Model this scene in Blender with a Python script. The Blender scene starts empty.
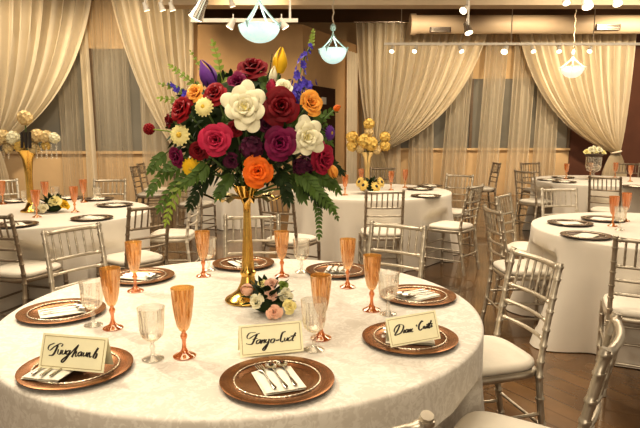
import bpy, math, random
from mathutils import Vector, Matrix, Quaternion
random.seed(7)
PI = math.pi
col = bpy.context.scene.collection
sc = bpy.context.scene

# ------------------------------------------------------------------ camera
F, PITCH, CZ = 585.0, 0.1435, 1.482
cp, sp = math.cos(PITCH), math.sin(PITCH)
cam_d = bpy.data.cameras.new('camera')
cam_d.sensor_fit = 'HORIZONTAL'
cam_d.sensor_width = 36.0
cam_d.lens = F / 640 * 36.0
cam_d.clip_end = 100
cam = bpy.data.objects.new('camera', cam_d)
col.objects.link(cam)
cam.location = (0, 0, CZ)
cam.rotation_euler = (PI / 2 - PITCH, 0, 0)
sc.camera = cam


def ray(px, py):
    dx, dy = (px - 320) / F, (214 - py) / F
    return Vector((dx, cp + dy * sp, -sp + dy * cp))


def G(px, py, z=0.0):
    d = ray(px, py)
    t = (z - CZ) / d.z
    return Vector((d.x * t, d.y * t, z))


def P(px, py, Y):
    d = ray(px, py)
    t = Y / d.y
    return Vector((d.x * t, Y, CZ + d.z * t))


# ------------------------------------------------------------------ materials
def mat(name, c, rough=0.5, metal=0.0, var=0.12, scale=12.0, bump=0.0, bscale=None, transl=0.0, transp=0.0,
        coat=0.0, sheen=0.0, emit=None, estr=0.0, c2=None, spec=0.5, stretch=None, coord='Object', detail=3.0):
    m = bpy.data.materials.new(name)
    m.use_nodes = True
    nt = m.node_tree
    N, L = nt.nodes, nt.links
    N.clear()
    out = N.new('ShaderNodeOutputMaterial')
    b = N.new('ShaderNodeBsdfPrincipled')
    tc = N.new('ShaderNodeTexCoord')
    mp = N.new('ShaderNodeMapping')
    if stretch:
        mp.inputs['Scale'].default_value = stretch
    L.new(tc.outputs[coord], mp.inputs[0])
    nz = N.new('ShaderNodeTexNoise')
    nz.inputs['Scale'].default_value = scale
    nz.inputs['Detail'].default_value = detail
    L.new(mp.outputs[0], nz.inputs[0])
    rp = N.new('ShaderNodeValToRGB')
    rp.color_ramp.elements[0].position = 0.3
    rp.color_ramp.elements[1].position = 0.7
    lo = c2 if c2 else tuple(x * (1 - var) for x in c)
    hi = c if c2 else tuple(min(1, x * (1 + var * 0.5)) for x in c)
    rp.color_ramp.elements[0].color = (*lo, 1)
    rp.color_ramp.elements[1].color = (*hi, 1)
    L.new(nz.outputs[0], rp.inputs[0])
    L.new(rp.outputs[0], b.inputs['Base Color'])
    b.inputs['Roughness'].default_value = rough
    b.inputs['Metallic'].default_value = metal
    b.inputs['Coat Weight'].default_value = coat
    b.inputs['Sheen Weight'].default_value = sheen
    b.inputs['Specular IOR Level'].default_value = spec
    if emit:
        b.inputs['Emission Color'].default_value = (*emit, 1)
        b.inputs['Emission Strength'].default_value = estr
    if bump:
        bp = N.new('ShaderNodeBump')
        bp.inputs['Strength'].default_value = bump
        bp.inputs['Distance'].default_value = 0.01
        n2 = N.new('ShaderNodeTexNoise')
        n2.inputs['Scale'].default_value = bscale or scale * 4
        L.new(mp.outputs[0], n2.inputs[0])
        L.new(n2.outputs[0], bp.inputs['Height'])
        L.new(bp.outputs[0], b.inputs['Normal'])
    s = b.outputs[0]
    if transl:
        t = N.new('ShaderNodeBsdfTranslucent')
        L.new(rp.outputs[0], t.inputs[0])
        mx = N.new('ShaderNodeMixShader')
        mx.inputs[0].default_value = transl
        L.new(s, mx.inputs[1])
        L.new(t.outputs[0], mx.inputs[2])
        s = mx.outputs[0]
    if transp:
        t = N.new('ShaderNodeBsdfTransparent')
        mx = N.new('ShaderNodeMixShader')
        mx.inputs[0].default_value = transp
        L.new(s, mx.inputs[1])
        L.new(t.outputs[0], mx.inputs[2])
        s = mx.outputs[0]
    L.new(s, out.inputs[0])
    return m


def glass(name, tint, body, body_w, gloss_w=0.14, rough=0.04):
    """thin-walled glass: tinted see-through wall, some body colour, a clear reflection"""
    m = bpy.data.materials.new(name)
    m.use_nodes = True
    nt = m.node_tree
    N, L = nt.nodes, nt.links
    N.clear()
    out = N.new('ShaderNodeOutputMaterial')
    tr = N.new('ShaderNodeBsdfTransparent')
    tr.inputs[0].default_value = (*tint, 1)
    df = N.new('ShaderNodeBsdfDiffuse')
    tl = N.new('ShaderNodeBsdfTranslucent')
    nz = N.new('ShaderNodeTexNoise')
    nz.inputs['Scale'].default_value = 30
    rp = N.new('ShaderNodeValToRGB')
    rp.color_ramp.elements[0].color = (*[x * 0.85 for x in body], 1)
    rp.color_ramp.elements[1].color = (*body, 1)
    L.new(nz.outputs[0], rp.inputs[0])
    L.new(rp.outputs[0], df.inputs[0])
    L.new(rp.outputs[0], tl.inputs[0])
    a = N.new('ShaderNodeMixShader')
    a.inputs[0].default_value = 0.55
    L.new(df.outputs[0], a.inputs[1])
    L.new(tl.outputs[0], a.inputs[2])
    b = N.new('ShaderNodeMixShader')
    b.inputs[0].default_value = body_w
    L.new(tr.outputs[0], b.inputs[1])
    L.new(a.outputs[0], b.inputs[2])
    gl = N.new('ShaderNodeBsdfGlossy')
    gl.inputs['Roughness'].default_value = rough
    gl.inputs[0].default_value = (1, 0.95, 0.85, 1)
    lw = N.new('ShaderNodeLayerWeight')
    lw.inputs[0].default_value = 0.35
    mu = N.new('ShaderNodeMath')
    mu.operation = 'MULTIPLY_ADD'
    mu.inputs[1].default_value = 0.5
    mu.inputs[2].default_value = gloss_w
    L.new(lw.outputs['Facing'], mu.inputs[0])
    c = N.new('ShaderNodeMixShader')
    L.new(mu.outputs[0], c.inputs[0])
    L.new(b.outputs[0], c.inputs[1])
    L.new(gl.outputs[0], c.inputs[2])
    L.new(c.outputs[0], out.inputs[0])
    return m


def wood_floor():
    m = mat('floor_wood', (0.3, 0.17, 0.075), rough=0.2, var=0.3, scale=3, coat=0.5)
    nt = m.node_tree
    N, L = nt.nodes, nt.links
    b = [n for n in N if n.type == 'BSDF_PRINCIPLED'][0]
    tc = N.new('ShaderNodeTexCoord')
    mp = N.new('ShaderNodeMapping')
    mp.inputs['Rotation'].default_value = (0, 0, math.radians(58))
    br = N.new('ShaderNodeTexBrick')
    br.inputs['Color1'].default_value = (0.13, 0.07, 0.028, 1)
    br.inputs['Color2'].default_value = (0.175, 0.098, 0.042, 1)
    br.inputs['Mortar'].default_value = (0.115, 0.062, 0.026, 1)
    br.inputs['Mortar Size'].default_value = 0.006
    br.inputs['Brick Width'].default_value = 1.1
    br.inputs['Row Height'].default_value = 0.13
    br.inputs['Scale'].default_value = 1.0
    L.new(tc.outputs['Object'], mp.inputs[0])
    L.new(mp.outputs[0], br.inputs[0])
    nz = N.new('ShaderNodeTexNoise')
    nz.inputs['Scale'].default_value = 1.4
    nz.inputs['Detail'].default_value = 6
    L.new(tc.outputs['Object'], nz.inputs[0])
    rp = N.new('ShaderNodeValToRGB')
    rp.color_ramp.elements[0].position, rp.color_ramp.elements[1].position = 0.35, 0.68
    rp.color_ramp.elements[0].color = (0.34, 0.31, 0.29, 1)
    rp.color_ramp.elements[1].color = (1.5, 1.42, 1.3, 1)
    L.new(nz.outputs[0], rp.inputs[0])
    mx = N.new('ShaderNodeMix')
    mx.data_type = 'RGBA'
    mx.blend_type = 'MULTIPLY'
    mx.inputs[0].default_value = 1
    L.new(br.outputs[0], mx.inputs[6])
    L.new(rp.outputs[0], mx.inputs[7])
    L.new(mx.outputs[2], b.inputs['Base Color'])
    return m


def damask():
    """cream jacquard: swirling leaf pattern that only changes sheen and tone a little"""
    m = mat('damask_cloth', (0.80, 0.735, 0.63), rough=0.62, var=0.05, scale=2.0, sheen=0.25)
    nt = m.node_tree
    N, L = nt.nodes, nt.links
    b = [n for n in N if n.type == 'BSDF_PRINCIPLED'][0]
    tc = N.new('ShaderNodeTexCoord')
    nz = N.new('ShaderNodeTexNoise')
    nz.inputs['Scale'].default_value = 26
    nz.inputs['Distortion'].default_value = 3.0
    L.new(tc.outputs['Object'], nz.inputs[0])
    n2 = N.new('ShaderNodeTexNoise')
    n2.inputs['Scale'].default_value = 7
    n2.inputs['Distortion'].default_value = 4.0
    L.new(tc.outputs['Object'], n2.inputs[0])
    mm = N.new('ShaderNodeMath')
    mm.operation = 'MULTIPLY'
    L.new(nz.outputs[0], mm.inputs[0])
    L.new(n2.outputs[0], mm.inputs[1])
    rp = N.new('ShaderNodeValToRGB')
    rp.color_ramp.elements[0].position, rp.color_ramp.elements[1].position = 0.22, 0.30
    rp.color_ramp.elements[0].color = (0.69, 0.63, 0.535, 1)
    rp.color_ramp.elements[1].color = (0.80, 0.745, 0.65, 1)
    L.new(mm.outputs[0], rp.inputs[0])
    L.new(rp.outputs[0], b.inputs['Base Color'])
    r2 = N.new('ShaderNodeMapRange')
    r2.inputs[1].default_value, r2.inputs[2].default_value = 0.2, 0.36
    r2.inputs[3].default_value, r2.inputs[4].default_value = 0.68, 0.5
    L.new(mm.outputs[0], r2.inputs[0])
    L.new(r2.outputs[0], b.inputs['Roughness'])
    bp = N.new('ShaderNodeBump')
    bp.inputs['Strength'].default_value = 0.25
    bp.inputs['Distance'].default_value = 0.004
    L.new(mm.outputs[0], bp.inputs['Height'])
    L.new(bp.outputs[0], b.inputs['Normal'])
    return m


M = dict(
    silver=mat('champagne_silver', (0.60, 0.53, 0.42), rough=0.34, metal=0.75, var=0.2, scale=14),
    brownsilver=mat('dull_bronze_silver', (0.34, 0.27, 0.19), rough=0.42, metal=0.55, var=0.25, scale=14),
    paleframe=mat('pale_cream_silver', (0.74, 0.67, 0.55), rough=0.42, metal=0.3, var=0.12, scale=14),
    cushion=mat('ivory_cushion', (0.86, 0.79, 0.66), rough=0.7, var=0.06, scale=8, bump=0.1, sheen=0.2),
    damask=damask(),
    cloth=mat('plain_cream_cloth', (0.80, 0.73, 0.62), rough=0.7, var=0.05, scale=4, sheen=0.2, bump=0.05),
    wood=mat('plain_table_wood', (0.35, 0.24, 0.15), rough=0.6, scale=5, stretch=(1, 8, 1)),
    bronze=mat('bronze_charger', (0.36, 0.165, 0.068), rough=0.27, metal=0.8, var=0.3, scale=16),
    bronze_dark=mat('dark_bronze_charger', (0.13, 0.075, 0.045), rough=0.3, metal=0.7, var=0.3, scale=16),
    bead=mat('silver_beading', (0.85, 0.74, 0.58), rough=0.25, metal=0.8, var=0.1, scale=40),
    napkin=mat('ivory_napkin', (0.90, 0.84, 0.70), rough=0.75, var=0.05, scale=25, bump=0.15),
    steel=mat('polished_steel', (0.62, 0.57, 0.5), rough=0.16, metal=1.0, var=0.15, scale=30),
    card=mat('cream_card_stock', (0.97, 0.92, 0.64), rough=0.7, var=0.04, scale=20),
    card_line=mat('thin_gold_card_line', (0.45, 0.33, 0.13), rough=0.6, var=0.1),
    ink=mat('black_brown_ink', (0.03, 0.018, 0.01), rough=0.5, var=0.2),
    amber=glass('amber_glass', (1.0, 0.80, 0.46), (0.95, 0.56, 0.19), 0.30),
    amberfoot=glass('deep_amber_glass', (0.97, 0.5, 0.19), (0.86, 0.37, 0.075), 0.42),
    coral=glass('coral_glass', (1.0, 0.66, 0.32), (0.98, 0.46, 0.12), 0.5),
    clear=glass('clear_cut_glass', (0.985, 0.98, 0.965), (0.97, 0.95, 0.9), 0.09, 0.10),
    champagne=mat('champagne_wine', (0.9, 0.55, 0.2), rough=0.1, var=0.1, scale=10, transl=0.5),
    gold=mat('polished_gold', (0.80, 0.52, 0.14), rough=0.2, metal=1.0, var=0.2, scale=10),
    palegold=mat('pale_gold', (0.85, 0.66, 0.32), rough=0.3, metal=0.8, var=0.15, scale=10),
    curtain=mat('cream_voile', (0.88, 0.80, 0.645), rough=0.9, var=0.05, scale=3, transl=0.25, transp=0.05, spec=0.1),
    sheer=mat('sheer_voile', (0.80, 0.72, 0.58), rough=0.9, var=0.12, scale=5, transl=0.3, transp=0.36, spec=0.1, stretch=(6, 1, 0.1)),
    thin_sheer=mat('thin_sheer_voile', (0.80, 0.72, 0.58), rough=0.9, var=0.12, scale=5, transl=0.3, transp=0.66, spec=0.1, stretch=(6, 1, 0.1)),
    tie=mat('cream_tie', (0.9, 0.82, 0.68), rough=0.7, var=0.05),
    wall_tan=mat('tan_plaster', (0.55, 0.365, 0.19), rough=0.85, var=0.08, scale=3, bump=0.05),
    wall_cream=mat('warm_cream_plaster', (0.70, 0.52, 0.31), rough=0.85, var=0.06, scale=3, bump=0.05),
    wall_brown=mat('brown_plaster', (0.17, 0.09, 0.042), rough=0.85, var=0.1, scale=3),
    wall_dark=mat('dark_maroon_plaster', (0.13, 0.05, 0.028), rough=0.8, var=0.1, scale=3),
    ceil=mat('brown_ceiling', (0.30, 0.19, 0.10), rough=0.9, var=0.08, scale=2),
    beam=mat('cream_beam_paint', (0.72, 0.58, 0.40), rough=0.8, var=0.05, scale=3),
    duct=mat('painted_duct', (0.80, 0.65, 0.47), rough=0.5, var=0.05, scale=3),
    vent=mat('dark_vent', (0.08, 0.05, 0.035), rough=0.6, var=0.2, scale=30),
    pane=mat('grey_night_glass', (0.235, 0.225, 0.195), rough=0.12, var=0.25, scale=0.8, spec=0.6),
    frame=mat('bronze_window_frame', (0.16, 0.11, 0.07), rough=0.5, var=0.15),
    door=mat('dark_brown_door', (0.05, 0.018, 0.008), rough=0.7, spec=0.1, var=0.2, stretch=(8, 8, 1), scale=4),
    signplate=mat('grey_door_plate', (0.6, 0.58, 0.55), rough=0.4, var=0.1),
    white=mat('white_enamel', (0.82, 0.76, 0.66), rough=0.4, var=0.05),
    chrome=mat('brushed_chrome', (0.62, 0.58, 0.52), rough=0.25, metal=0.9, var=0.1),
    cord=mat('pale_cord', (0.6, 0.5, 0.38), rough=0.5, var=0.1),
    lamp=mat('lamp_face', (1, 0.9, 0.7), rough=0.4, emit=(1, 0.84, 0.6), estr=3.5, var=0.02),
    bowl=mat('aqua_lamp_glass', (0.62, 0.82, 0.80), rough=0.2, emit=(0.70, 0.96, 0.92), estr=0.62, var=0.25, scale=14),
    bowl_hot=mat('warm_white_lamp_glass', (0.9, 0.9, 0.82), rough=0.2, emit=(1, 0.93, 0.78), estr=0.7, var=0.05),
    bowl_glow=mat('lit_lamp_glass', (0.9, 0.95, 0.92), rough=0.2, emit=(0.95, 1.0, 0.95), estr=0.9, var=0.05),
    aqua=mat('aqua_enamel', (0.45, 0.66, 0.66), rough=0.3, metal=0.2, var=0.15),
    # flowers
    crimson=mat('deep_red_petal', (0.19, 0.004, 0.009), rough=0.55, spec=0.2, var=0.3, scale=18),
    red=mat('red_petal', (0.28, 0.007, 0.011), rough=0.55, spec=0.2, var=0.3, scale=18),
    hotpink=mat('pinkish_red_petal', (0.52, 0.03, 0.085), rough=0.5, spec=0.2, var=0.25, scale=18, transl=0.15),
    magenta=mat('magenta_petal', (0.20, 0.008, 0.062), rough=0.55, spec=0.2, var=0.35, scale=18),
    plum=mat('plum_petal', (0.10, 0.012, 0.045), rough=0.6, spec=0.2, var=0.4, scale=25),
    orange=mat('orange_petal', (0.88, 0.20, 0.02), rough=0.5, spec=0.2, var=0.2, scale=18, transl=0.15),
    apricot=mat('apricot_petal', (0.90, 0.42, 0.08), rough=0.5, spec=0.2, var=0.2, scale=18, transl=0.15),
    yellow=mat('yellow_petal', (0.90, 0.58, 0.03), rough=0.45, spec=0.2, var=0.15, scale=14, transl=0.15),
    paleyellow=mat('pale_yellow_petal', (0.92, 0.82, 0.38), rough=0.5, spec=0.2, var=0.15, scale=18, transl=0.15),
    ivory=mat('ivory_petal', (0.90, 0.85, 0.62), rough=0.5, spec=0.2, var=0.08, scale=14, transl=0.15),
    blush=mat('blush_petal', (0.88, 0.55, 0.40), rough=0.5, spec=0.2, var=0.15, scale=14, transl=0.15),
    purple=mat('purple_petal', (0.16, 0.045, 0.28), rough=0.5, spec=0.2, var=0.25, scale=16),
    blue=mat('violet_blue_petal', (0.09, 0.06, 0.42), rough=0.5, spec=0.2, var=0.3, scale=20),
    heart=mat('golden_flower_heart', (0.75, 0.5, 0.05), rough=0.7, var=0.3, scale=80, bump=0.4),
    leaf=mat('mid_green_leaf', (0.10, 0.17, 0.03), rough=0.5, spec=0.3, var=0.35, scale=10, transl=0.15),
    darkleaf=mat('dark_green_leaf', (0.024, 0.045, 0.009), rough=0.55, spec=0.2, var=0.4, scale=10),
    lime=mat('light_green_leaf', (0.27, 0.36, 0.05), rough=0.45, var=0.3, scale=12, transl=0.2),
    stem=mat('green_stem', (0.12, 0.2, 0.05), rough=0.5, var=0.2),
    fluff=mat('champagne_blossom', (0.86, 0.68, 0.36), rough=0.7, var=0.25, scale=20, transl=0.2),
    goldbloom=mat('gold_yellow_blossom', (0.86, 0.62, 0.18), rough=0.7, var=0.2, scale=20, transl=0.2),
    darkberry=mat('dark_berry', (0.03, 0.02, 0.015), rough=0.4, var=0.3),
    floor=wood_floor(),
)


# ------------------------------------------------------------------ mesh helpers
class MB:
    def __init__(s):
        s.v, s.f = [], []

    def add(s, vs, fs):
        o = len(s.v)
        s.v += [tuple(v) for v in vs]
        s.f += [tuple(i + o for i in f) for f in fs]

    def grid(s, rows, closed=False, cap0=False, cap1=False):
        n = len(rows[0])
        vs = [p for r in rows for p in r]
        fs = []
        for i in range(len(rows) - 1):
            for j in range(n if closed else n - 1):
                k = (j + 1) % n
                fs.append((i * n + j, i * n + k, (i + 1) * n + k, (i + 1) * n + j))
        if cap0:
            fs.append(tuple(range(n - 1, -1, -1)))
        if cap1:
            fs.append(tuple((len(rows) - 1) * n + j for j in range(n)))
        s.add(vs, fs)

    def lathe(s, prof, seg=24, c=(0, 0, 0), flute=0, amp=0.0, frange=None, cap0=False, cap1=False):
        rows = []
        for r, z in prof:
            row = []
            a_ = amp if (flute and (frange is None or frange[0] <= z <= frange[1])) else 0
            for j in range(seg):
                t = 2 * PI * j / seg
                rr = r * (1 + a_ * math.cos(flute * t)) if a_ else r
                row.append((c[0] + rr * math.cos(t), c[1] + rr * math.sin(t), c[2] + z))
            rows.append(row)
        s.grid(rows, True, cap0, cap1)

    def tube(s, pts, rad, seg=10, caps=True):
        pts = [Vector(p) for p in pts]
        if not hasattr(rad, '__len__'):
            rad = [rad] * len(pts)
        rows = []
        prev = None
        for i, p in enumerate(pts):
            d = (pts[min(i + 1, len(pts) - 1)] - pts[max(i - 1, 0)])
            d = d.normalized() if d.length > 1e-9 else Vector((0, 0, 1))
            if prev is None:
                u = d.orthogonal().normalized()
            else:
                u = prev - d * prev.dot(d)
                u = u.normalized() if u.length > 1e-6 else d.orthogonal().normalized()
            prev = u
            w = d.cross(u)
            rows.append([p + (u * math.cos(2 * PI * j / seg) + w * math.sin(2 * PI * j / seg)) * rad[i] for j in range(seg)])
        s.grid(rows, True, caps, caps)

    def box(s, a, b):
        (x0, y0, z0), (x1, y1, z1) = a, b
        s.add([(x0, y0, z0), (x1, y0, z0), (x1, y1, z0), (x0, y1, z0), (x0, y0, z1), (x1, y0, z1), (x1, y1, z1), (x0, y1, z1)],
              [(0, 3, 2, 1), (4, 5, 6, 7), (0, 1, 5, 4), (1, 2, 6, 5), (2, 3, 7, 6), (3, 0, 4, 7)])

    def ball(s, c, r, seg=10, rings=6, sc_=(1, 1, 1)):
        rows = []
        for i in range(rings + 1):
            t = PI * i / rings
            rr = max(math.sin(t), 1e-3)
            rows.append([(c[0] + r * sc_[0] * rr * math.cos(2 * PI * j / seg), c[1] + r * sc_[1] * rr * math.sin(2 * PI * j / seg), c[2] - r * sc_[2] * math.cos(t)) for j in range(seg)])
        s.grid(rows, True, True, True)

    def xf(s, mtx):
        s.v = [tuple(mtx @ Vector(v)) for v in s.v]
        return s

    def merge(s, o):
        s.add(o.v, o.f)

    def build(s, name, material, parent=None, smooth=True, loc=None):
        me = bpy.data.meshes.new(name)
        me.from_pydata(s.v, [], s.f)
        me.validate()
        if smooth:
            me.polygons.foreach_set('use_smooth', [True] * len(me.polygons))
            try:
                me.set_sharp_from_angle(angle=math.radians(50))
            except Exception:
                pass
        me.materials.append(material)
        o = bpy.data.objects.new(name, me)
        col.objects.link(o)
        if parent is not None:
            o.parent = parent
        if loc is not None:
            o.location = loc
        return o


def tag(o, label=None, cat=None, group=None, kind=None):
    if label:
        o['label'] = label
    if cat:
        o['category'] = cat
    if group:
        o['group'] = group
    if kind:
        o['kind'] = kind
    return o


def empty(name, loc=(0, 0, 0), rz=0.0):
    o = bpy.data.objects.new(name, None)
    col.objects.link(o)
    o.location = loc
    o.rotation_euler = (0, 0, rz)
    o.empty_display_size = 0.1
    return o


KIDS = {}


def kids(o):
    return [c for c in col.objects if c.parent == o]


def copy_tree(o, parent=None, tree=None):
    c = o.copy()
    col.objects.link(c)
    if parent is not None:
        c.parent = parent
    if o.name not in KIDS:
        KIDS[o.name] = kids(o)
    for ch in KIDS[o.name]:
        copy_tree(ch, c)
    return c


def frame(pos, n, spin=0.0):
    """matrix with local z along n"""
    n = Vector(n).normalized()
    q = n.to_track_quat('Z', 'Y')
    return Matrix.Translation(Vector(pos)) @ q.to_matrix().to_4x4() @ Matrix.Rotation(spin, 4, 'Z')


# ------------------------------------------------------------------ the setting
TZ = 0.76          # table height
CEIL = 4.15
WB = 13.5          # back wall
WL = 11.0          # left wall


def struct(name, mb, m, parent=None, smooth=False):
    o = mb.build(name, m, parent, smooth)
    if parent is None:
        tag(o, kind='structure')
    return o


b = MB(); b.box((-9, -4, -0.1), (9, WB + 0.2, 0)); struct('floor', b, M['floor'])
b = MB(); b.box((-9, -4, CEIL), (9, WB + 0.2, CEIL + 0.1)); struct('ceiling', b, M['ceil'])
xr = -2.23
b = MB(); b.box((-9, WL, 0), (xr, WL + 0.15, CEIL)); struct('wall_left', b, M['wall_cream'])
CWY, CWZ = 10.6, 3.3
cx1 = P(303, 100, CWY).x
b = MB(); b.box((xr, CWY, 0), (cx1, CWY + 0.5, CWZ)); struct('wall_centre', b, M['wall_tan'])
ang_end = Vector((0.88, 13.3, 0))
b = MB()
a0 = Vector((cx1, CWY, 0))
dv = (ang_end - a0).normalized(); nv = Vector((-dv.y, dv.x, 0)) * 0.15
b.add([a0, ang_end, ang_end + nv, a0 + nv] + [p + Vector((0, 0, CWZ)) for p in (a0, ang_end, ang_end + nv, a0 + nv)],
      [(0, 3, 2, 1), (4, 5, 6, 7), (0, 1, 5, 4), (1, 2, 6, 5), (2, 3, 7, 6), (3, 0, 4, 7)])
struct('wall_angled', b, M['wall_tan'])
# back wall: tan plaster with brown band on top and a dark right end
b = MB(); b.box((-3, WB, 0), (9, WB + 0.15, CEIL)); struct('wall_back', b, M['wall_cream'])
zb = P(500, 22, WB - 0.05).z
b = MB(); b.box((-3, WB - 0.06, zb), (9, WB - 0.002, CEIL - 0.002)); struct('trim_1', b, M['wall_brown'])
xd = P(572, 100, WB).x
b = MB(); b.box((xd, WB - 0.05, 0), (9, WB - 0.002, zb)); struct('wall_right', b, M['wall_dark'])
# beam across the room
b = MB(); b.box((P(158, 5, 9.2).x, 9.2, P(300, 5, 9.2).z), (9, 9.5, CEIL)); struct('trim_2', b, M['beam'])


def window(name, px0, px1, py0, py1, Y, n):
    a, c = P(px0, py1, Y), P(px1, py0, Y)
    r = empty(name, ((a.x + c.x) / 2, Y, a.z)); tag(r, kind='structure')
    w, h = c.x - a.x, c.z - a.z
    p = MB(); p.box((-w / 2, -0.03, 0), (w / 2, -0.004, h)); p.build('pane', M['pane'], r, False)
    for k in range(n + 1):
        x = -w / 2 + w * k / n
        q = MB(); q.box((x - 0.03, -0.06, 0), (x + 0.03, -0.031, h)); q.build('mullion', M['frame'], r, False)
    q = MB(); q.box((-w / 2 - 0.05, -0.07, -0.05), (w / 2 + 0.05, -0.004, 0)); q.build('sill', M['wall_cream'], r, False)
    return r


window('window_1', -60, 172, 49, 151, WL, 3)
window('window_2', 372, 571, 79, 148, WB, 4)

# door in the angled wall, with a pale plate
def on_ang(px, py):
    d = ray(px, py)
    c_ = Vector((0, 0, CZ))
    nn = Vector((dv.y, -dv.x, 0))
    t = (a0 - c_).dot(nn) / d.dot(nn)
    return c_ + d * t


d0, d1 = on_ang(309, 85), on_ang(334, 85)
r = empty('door_1', (0, 0, 0)); tag(r, kind='structure')
nn = Vector((dv.y, -dv.x, 0)) * 0.03
b = MB()
zt = d0.z
q0, q1 = Vector((d0.x, d0.y, 0)), Vector((d1.x, d1.y, 0))
b.add([q0, q1, q1 + nn, q0 + nn] + [p + Vector((0, 0, zt)) for p in (q0, q1, q1 + nn, q0 + nn)],
      [(0, 1, 2, 3), (4, 7, 6, 5), (0, 4, 5, 1), (1, 5, 6, 2), (2, 6, 7, 3), (3, 7, 4, 0)])
b.build('door_panel', M['door'], r, False)
e0, e1, zz1, zz0 = on_ang(320, 100), on_ang(324.5, 100), on_ang(320, 97).z, on_ang(320, 104).z
b = MB()
q0, q1 = Vector((e0.x, e0.y, zz0)) + nn, Vector((e1.x, e1.y, zz0)) + nn
up = Vector((0, 0, zz1 - zz0))
b.add([q0, q1, q1 + nn * 0.3, q0 + nn * 0.3] + [p + up for p in (q0, q1, q1 + nn * 0.3, q0 + nn * 0.3)],
      [(0, 1, 2, 3), (4, 7, 6, 5), (0, 4, 5, 1), (1, 5, 6, 2), (2, 6, 7, 3), (3, 7, 4, 0)])
b.build('door_plate', M['signplate'], r, False)

# ------------------------------------------------------------------ curtains
def swag(name, label, xa, xb, ztop, tie, Y, npl=15, bottom_w=0.45, group=None, sag=(0.30, 0.80), amp=0.075, below=True):
    """a curtain gathered to a tie: strands run from the header to the tie, then fall to the floor"""
    r = empty(name, (tie[0], Y, 0)); tag(r, label, 'curtain', group)
    xt, zt = tie
    ns = npl * 8
    rows = []
    NT = 36
    rng = random.Random(npl * 7 + int(xa * 10))
    ph = [rng.uniform(-0.6, 0.6) for _ in range(ns + 1)]
    for i in range(NT + 1):
        t = i / NT
        row = []
        for j in range(ns + 1):
            s = j / ns
            xh = xa + (xb - xa) * s
            x2, z2 = xt + (s - 0.5) * 0.16, zt + (abs(xh - xt) / max(abs(xb - xt), abs(xa - xt)) - 0.5) * -0.05
            c1x, c1z = xh + (x2 - xh) * sag[0], ztop + (z2 - ztop) * sag[1]
            x = (1 - t) ** 2 * xh + 2 * t * (1 - t) * c1x + t * t * x2
            z = (1 - t) ** 2 * ztop + 2 * t * (1 - t) * c1z + t * t * z2
            k = 2 * PI * npl * s + 0.8 * math.sin(3.1 * s * PI + t * 1.5)
            a = amp * (1 - 0.55 * t)
            y = a * (math.sin(k) + 0.35 * math.sin(1.7 * k + 1.3 + t)) - 0.05 * t * math.sin(PI * s)
            row.append((x - xt, y, z))
        rows.append(row)
    if below:
        for i in range(1, 17):
            t = i / 16
            row = []
            for j in range(ns + 1):
                s = j / ns
                w = 0.16 + (bottom_w - 0.16) * min(1, t * 2.2) ** 0.7
                k = 2 * PI * npl * s * 0.6
                row.append(((s - 0.5) * w, amp * (0.45 + 0.5 * t) * math.sin(k), zt - 0.02 + (0.01 - zt) * t))
            rows.append(row)
    m = MB(); m.grid(rows); m.build('drape', M['curtain'], r)
    q = MB()
    pts = [((0.105 * math.cos(2 * PI * k / 20)), 0.08 * math.sin(2 * PI * k / 20), zt + 0.02 * math.cos(2 * PI * k / 20)) for k in range(21)]
    q.tube(pts, 0.022, 8); q.build('tieback', M['tie'], r)
    return r


def sheer(name, label, px0, px1, pyt, Y, group, npl=6, m='sheer', zb=0.01, lean=0.0):
    a, c = P(px0, pyt, Y), P(px1, pyt, Y)
    r_rows = []
    x0, x1, zt = a.x, c.x, a.z
    ns = npl * 8
    for i in range(25):
        t = i / 24
        r_rows.append([((x0 + (x1 - x0) * j / ns) - (x0 + x1) / 2 + lean * t + 0.02 * math.sin(3 * t + j * 0.3),
                        0.05 * math.sin(2 * PI * npl * j / ns + 0.5 * math.sin(2.2 * t)) * (0.7 + 0.4 * t), zt + (zb - zt) * t) for j in range(ns + 1)])
    b = MB(); b.grid(r_rows)
    o = b.build(name, M[m], None, True, ((x0 + x1) / 2, Y, 0))
    return tag(o, label, 'curtain', group)


YL = WL - 0.3
zl = CEIL - 0.02
t1 = P(-6, 146, YL - 0.15); t2 = P(186, 158, YL - 0.15)
swag('gathered_curtain', 'cream curtain at far left, swept left of the left window', P(-75, 0, YL - .15).x, P(97, 0, YL - .15).x, zl, (t1.x, t1.z), YL - 0.15, 15, group='tied back curtains', sag=(0.16, 0.72))
swag('gathered_curtain', 'cream curtain swept right behind the bouquet, right half of the left window', P(106, 0, YL - .15).x, P(195, 0, YL - .15).x, zl, (t2.x, t2.z), YL - 0.15, 11, group='tied back curtains', sag=(0.28, 0.66))
for (p0, p1, lab) in ((50, 73, 'sheer straight panel in left window beside the left swept curtain'),
                      (87, 126, 'sheer straight panel in the middle of the left window'),
                      (134, 172, 'sheer straight panel at the right end of the left window')):
    if p0 == 87:
        sheer('sheer_curtain', 'bright narrow voile strip left of the middle of left window', 75, 86, -10, YL + 0.1, 'sheer panels of the left window', 2, 'curtain')
    sheer('sheer_curtain', lab, p0, p1, -10, YL + 0.1, 'sheer panels of the left window', 4, 'thin_sheer' if p0 != 134 else 'sheer')
YR = WB - 0.35
zr = P(400, 23, YR - 0.15).z
t3 = P(378, 150, YR - .15); t4 = P(616, 152, YR - .15)
swag('gathered_curtain', 'cream curtain swept left of right-hand window, over the middle table', P(356, 30, YR - .15).x, P(490, 30, YR - .15).x, zr, (t3.x, t3.z), YR - 0.15, 17, group='tied back curtains', sag=(0.22, 0.78))
swag('gathered_curtain', 'wide cream curtain at far right swept to a tie beside dark wall', P(517, 30, YR - .15).x, P(636, 30, YR - .15).x, zr, (t4.x, t4.z), YR - 0.15, 17, group='tied back curtains', sag=(0.22, 0.76), bottom_w=0.55)
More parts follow.
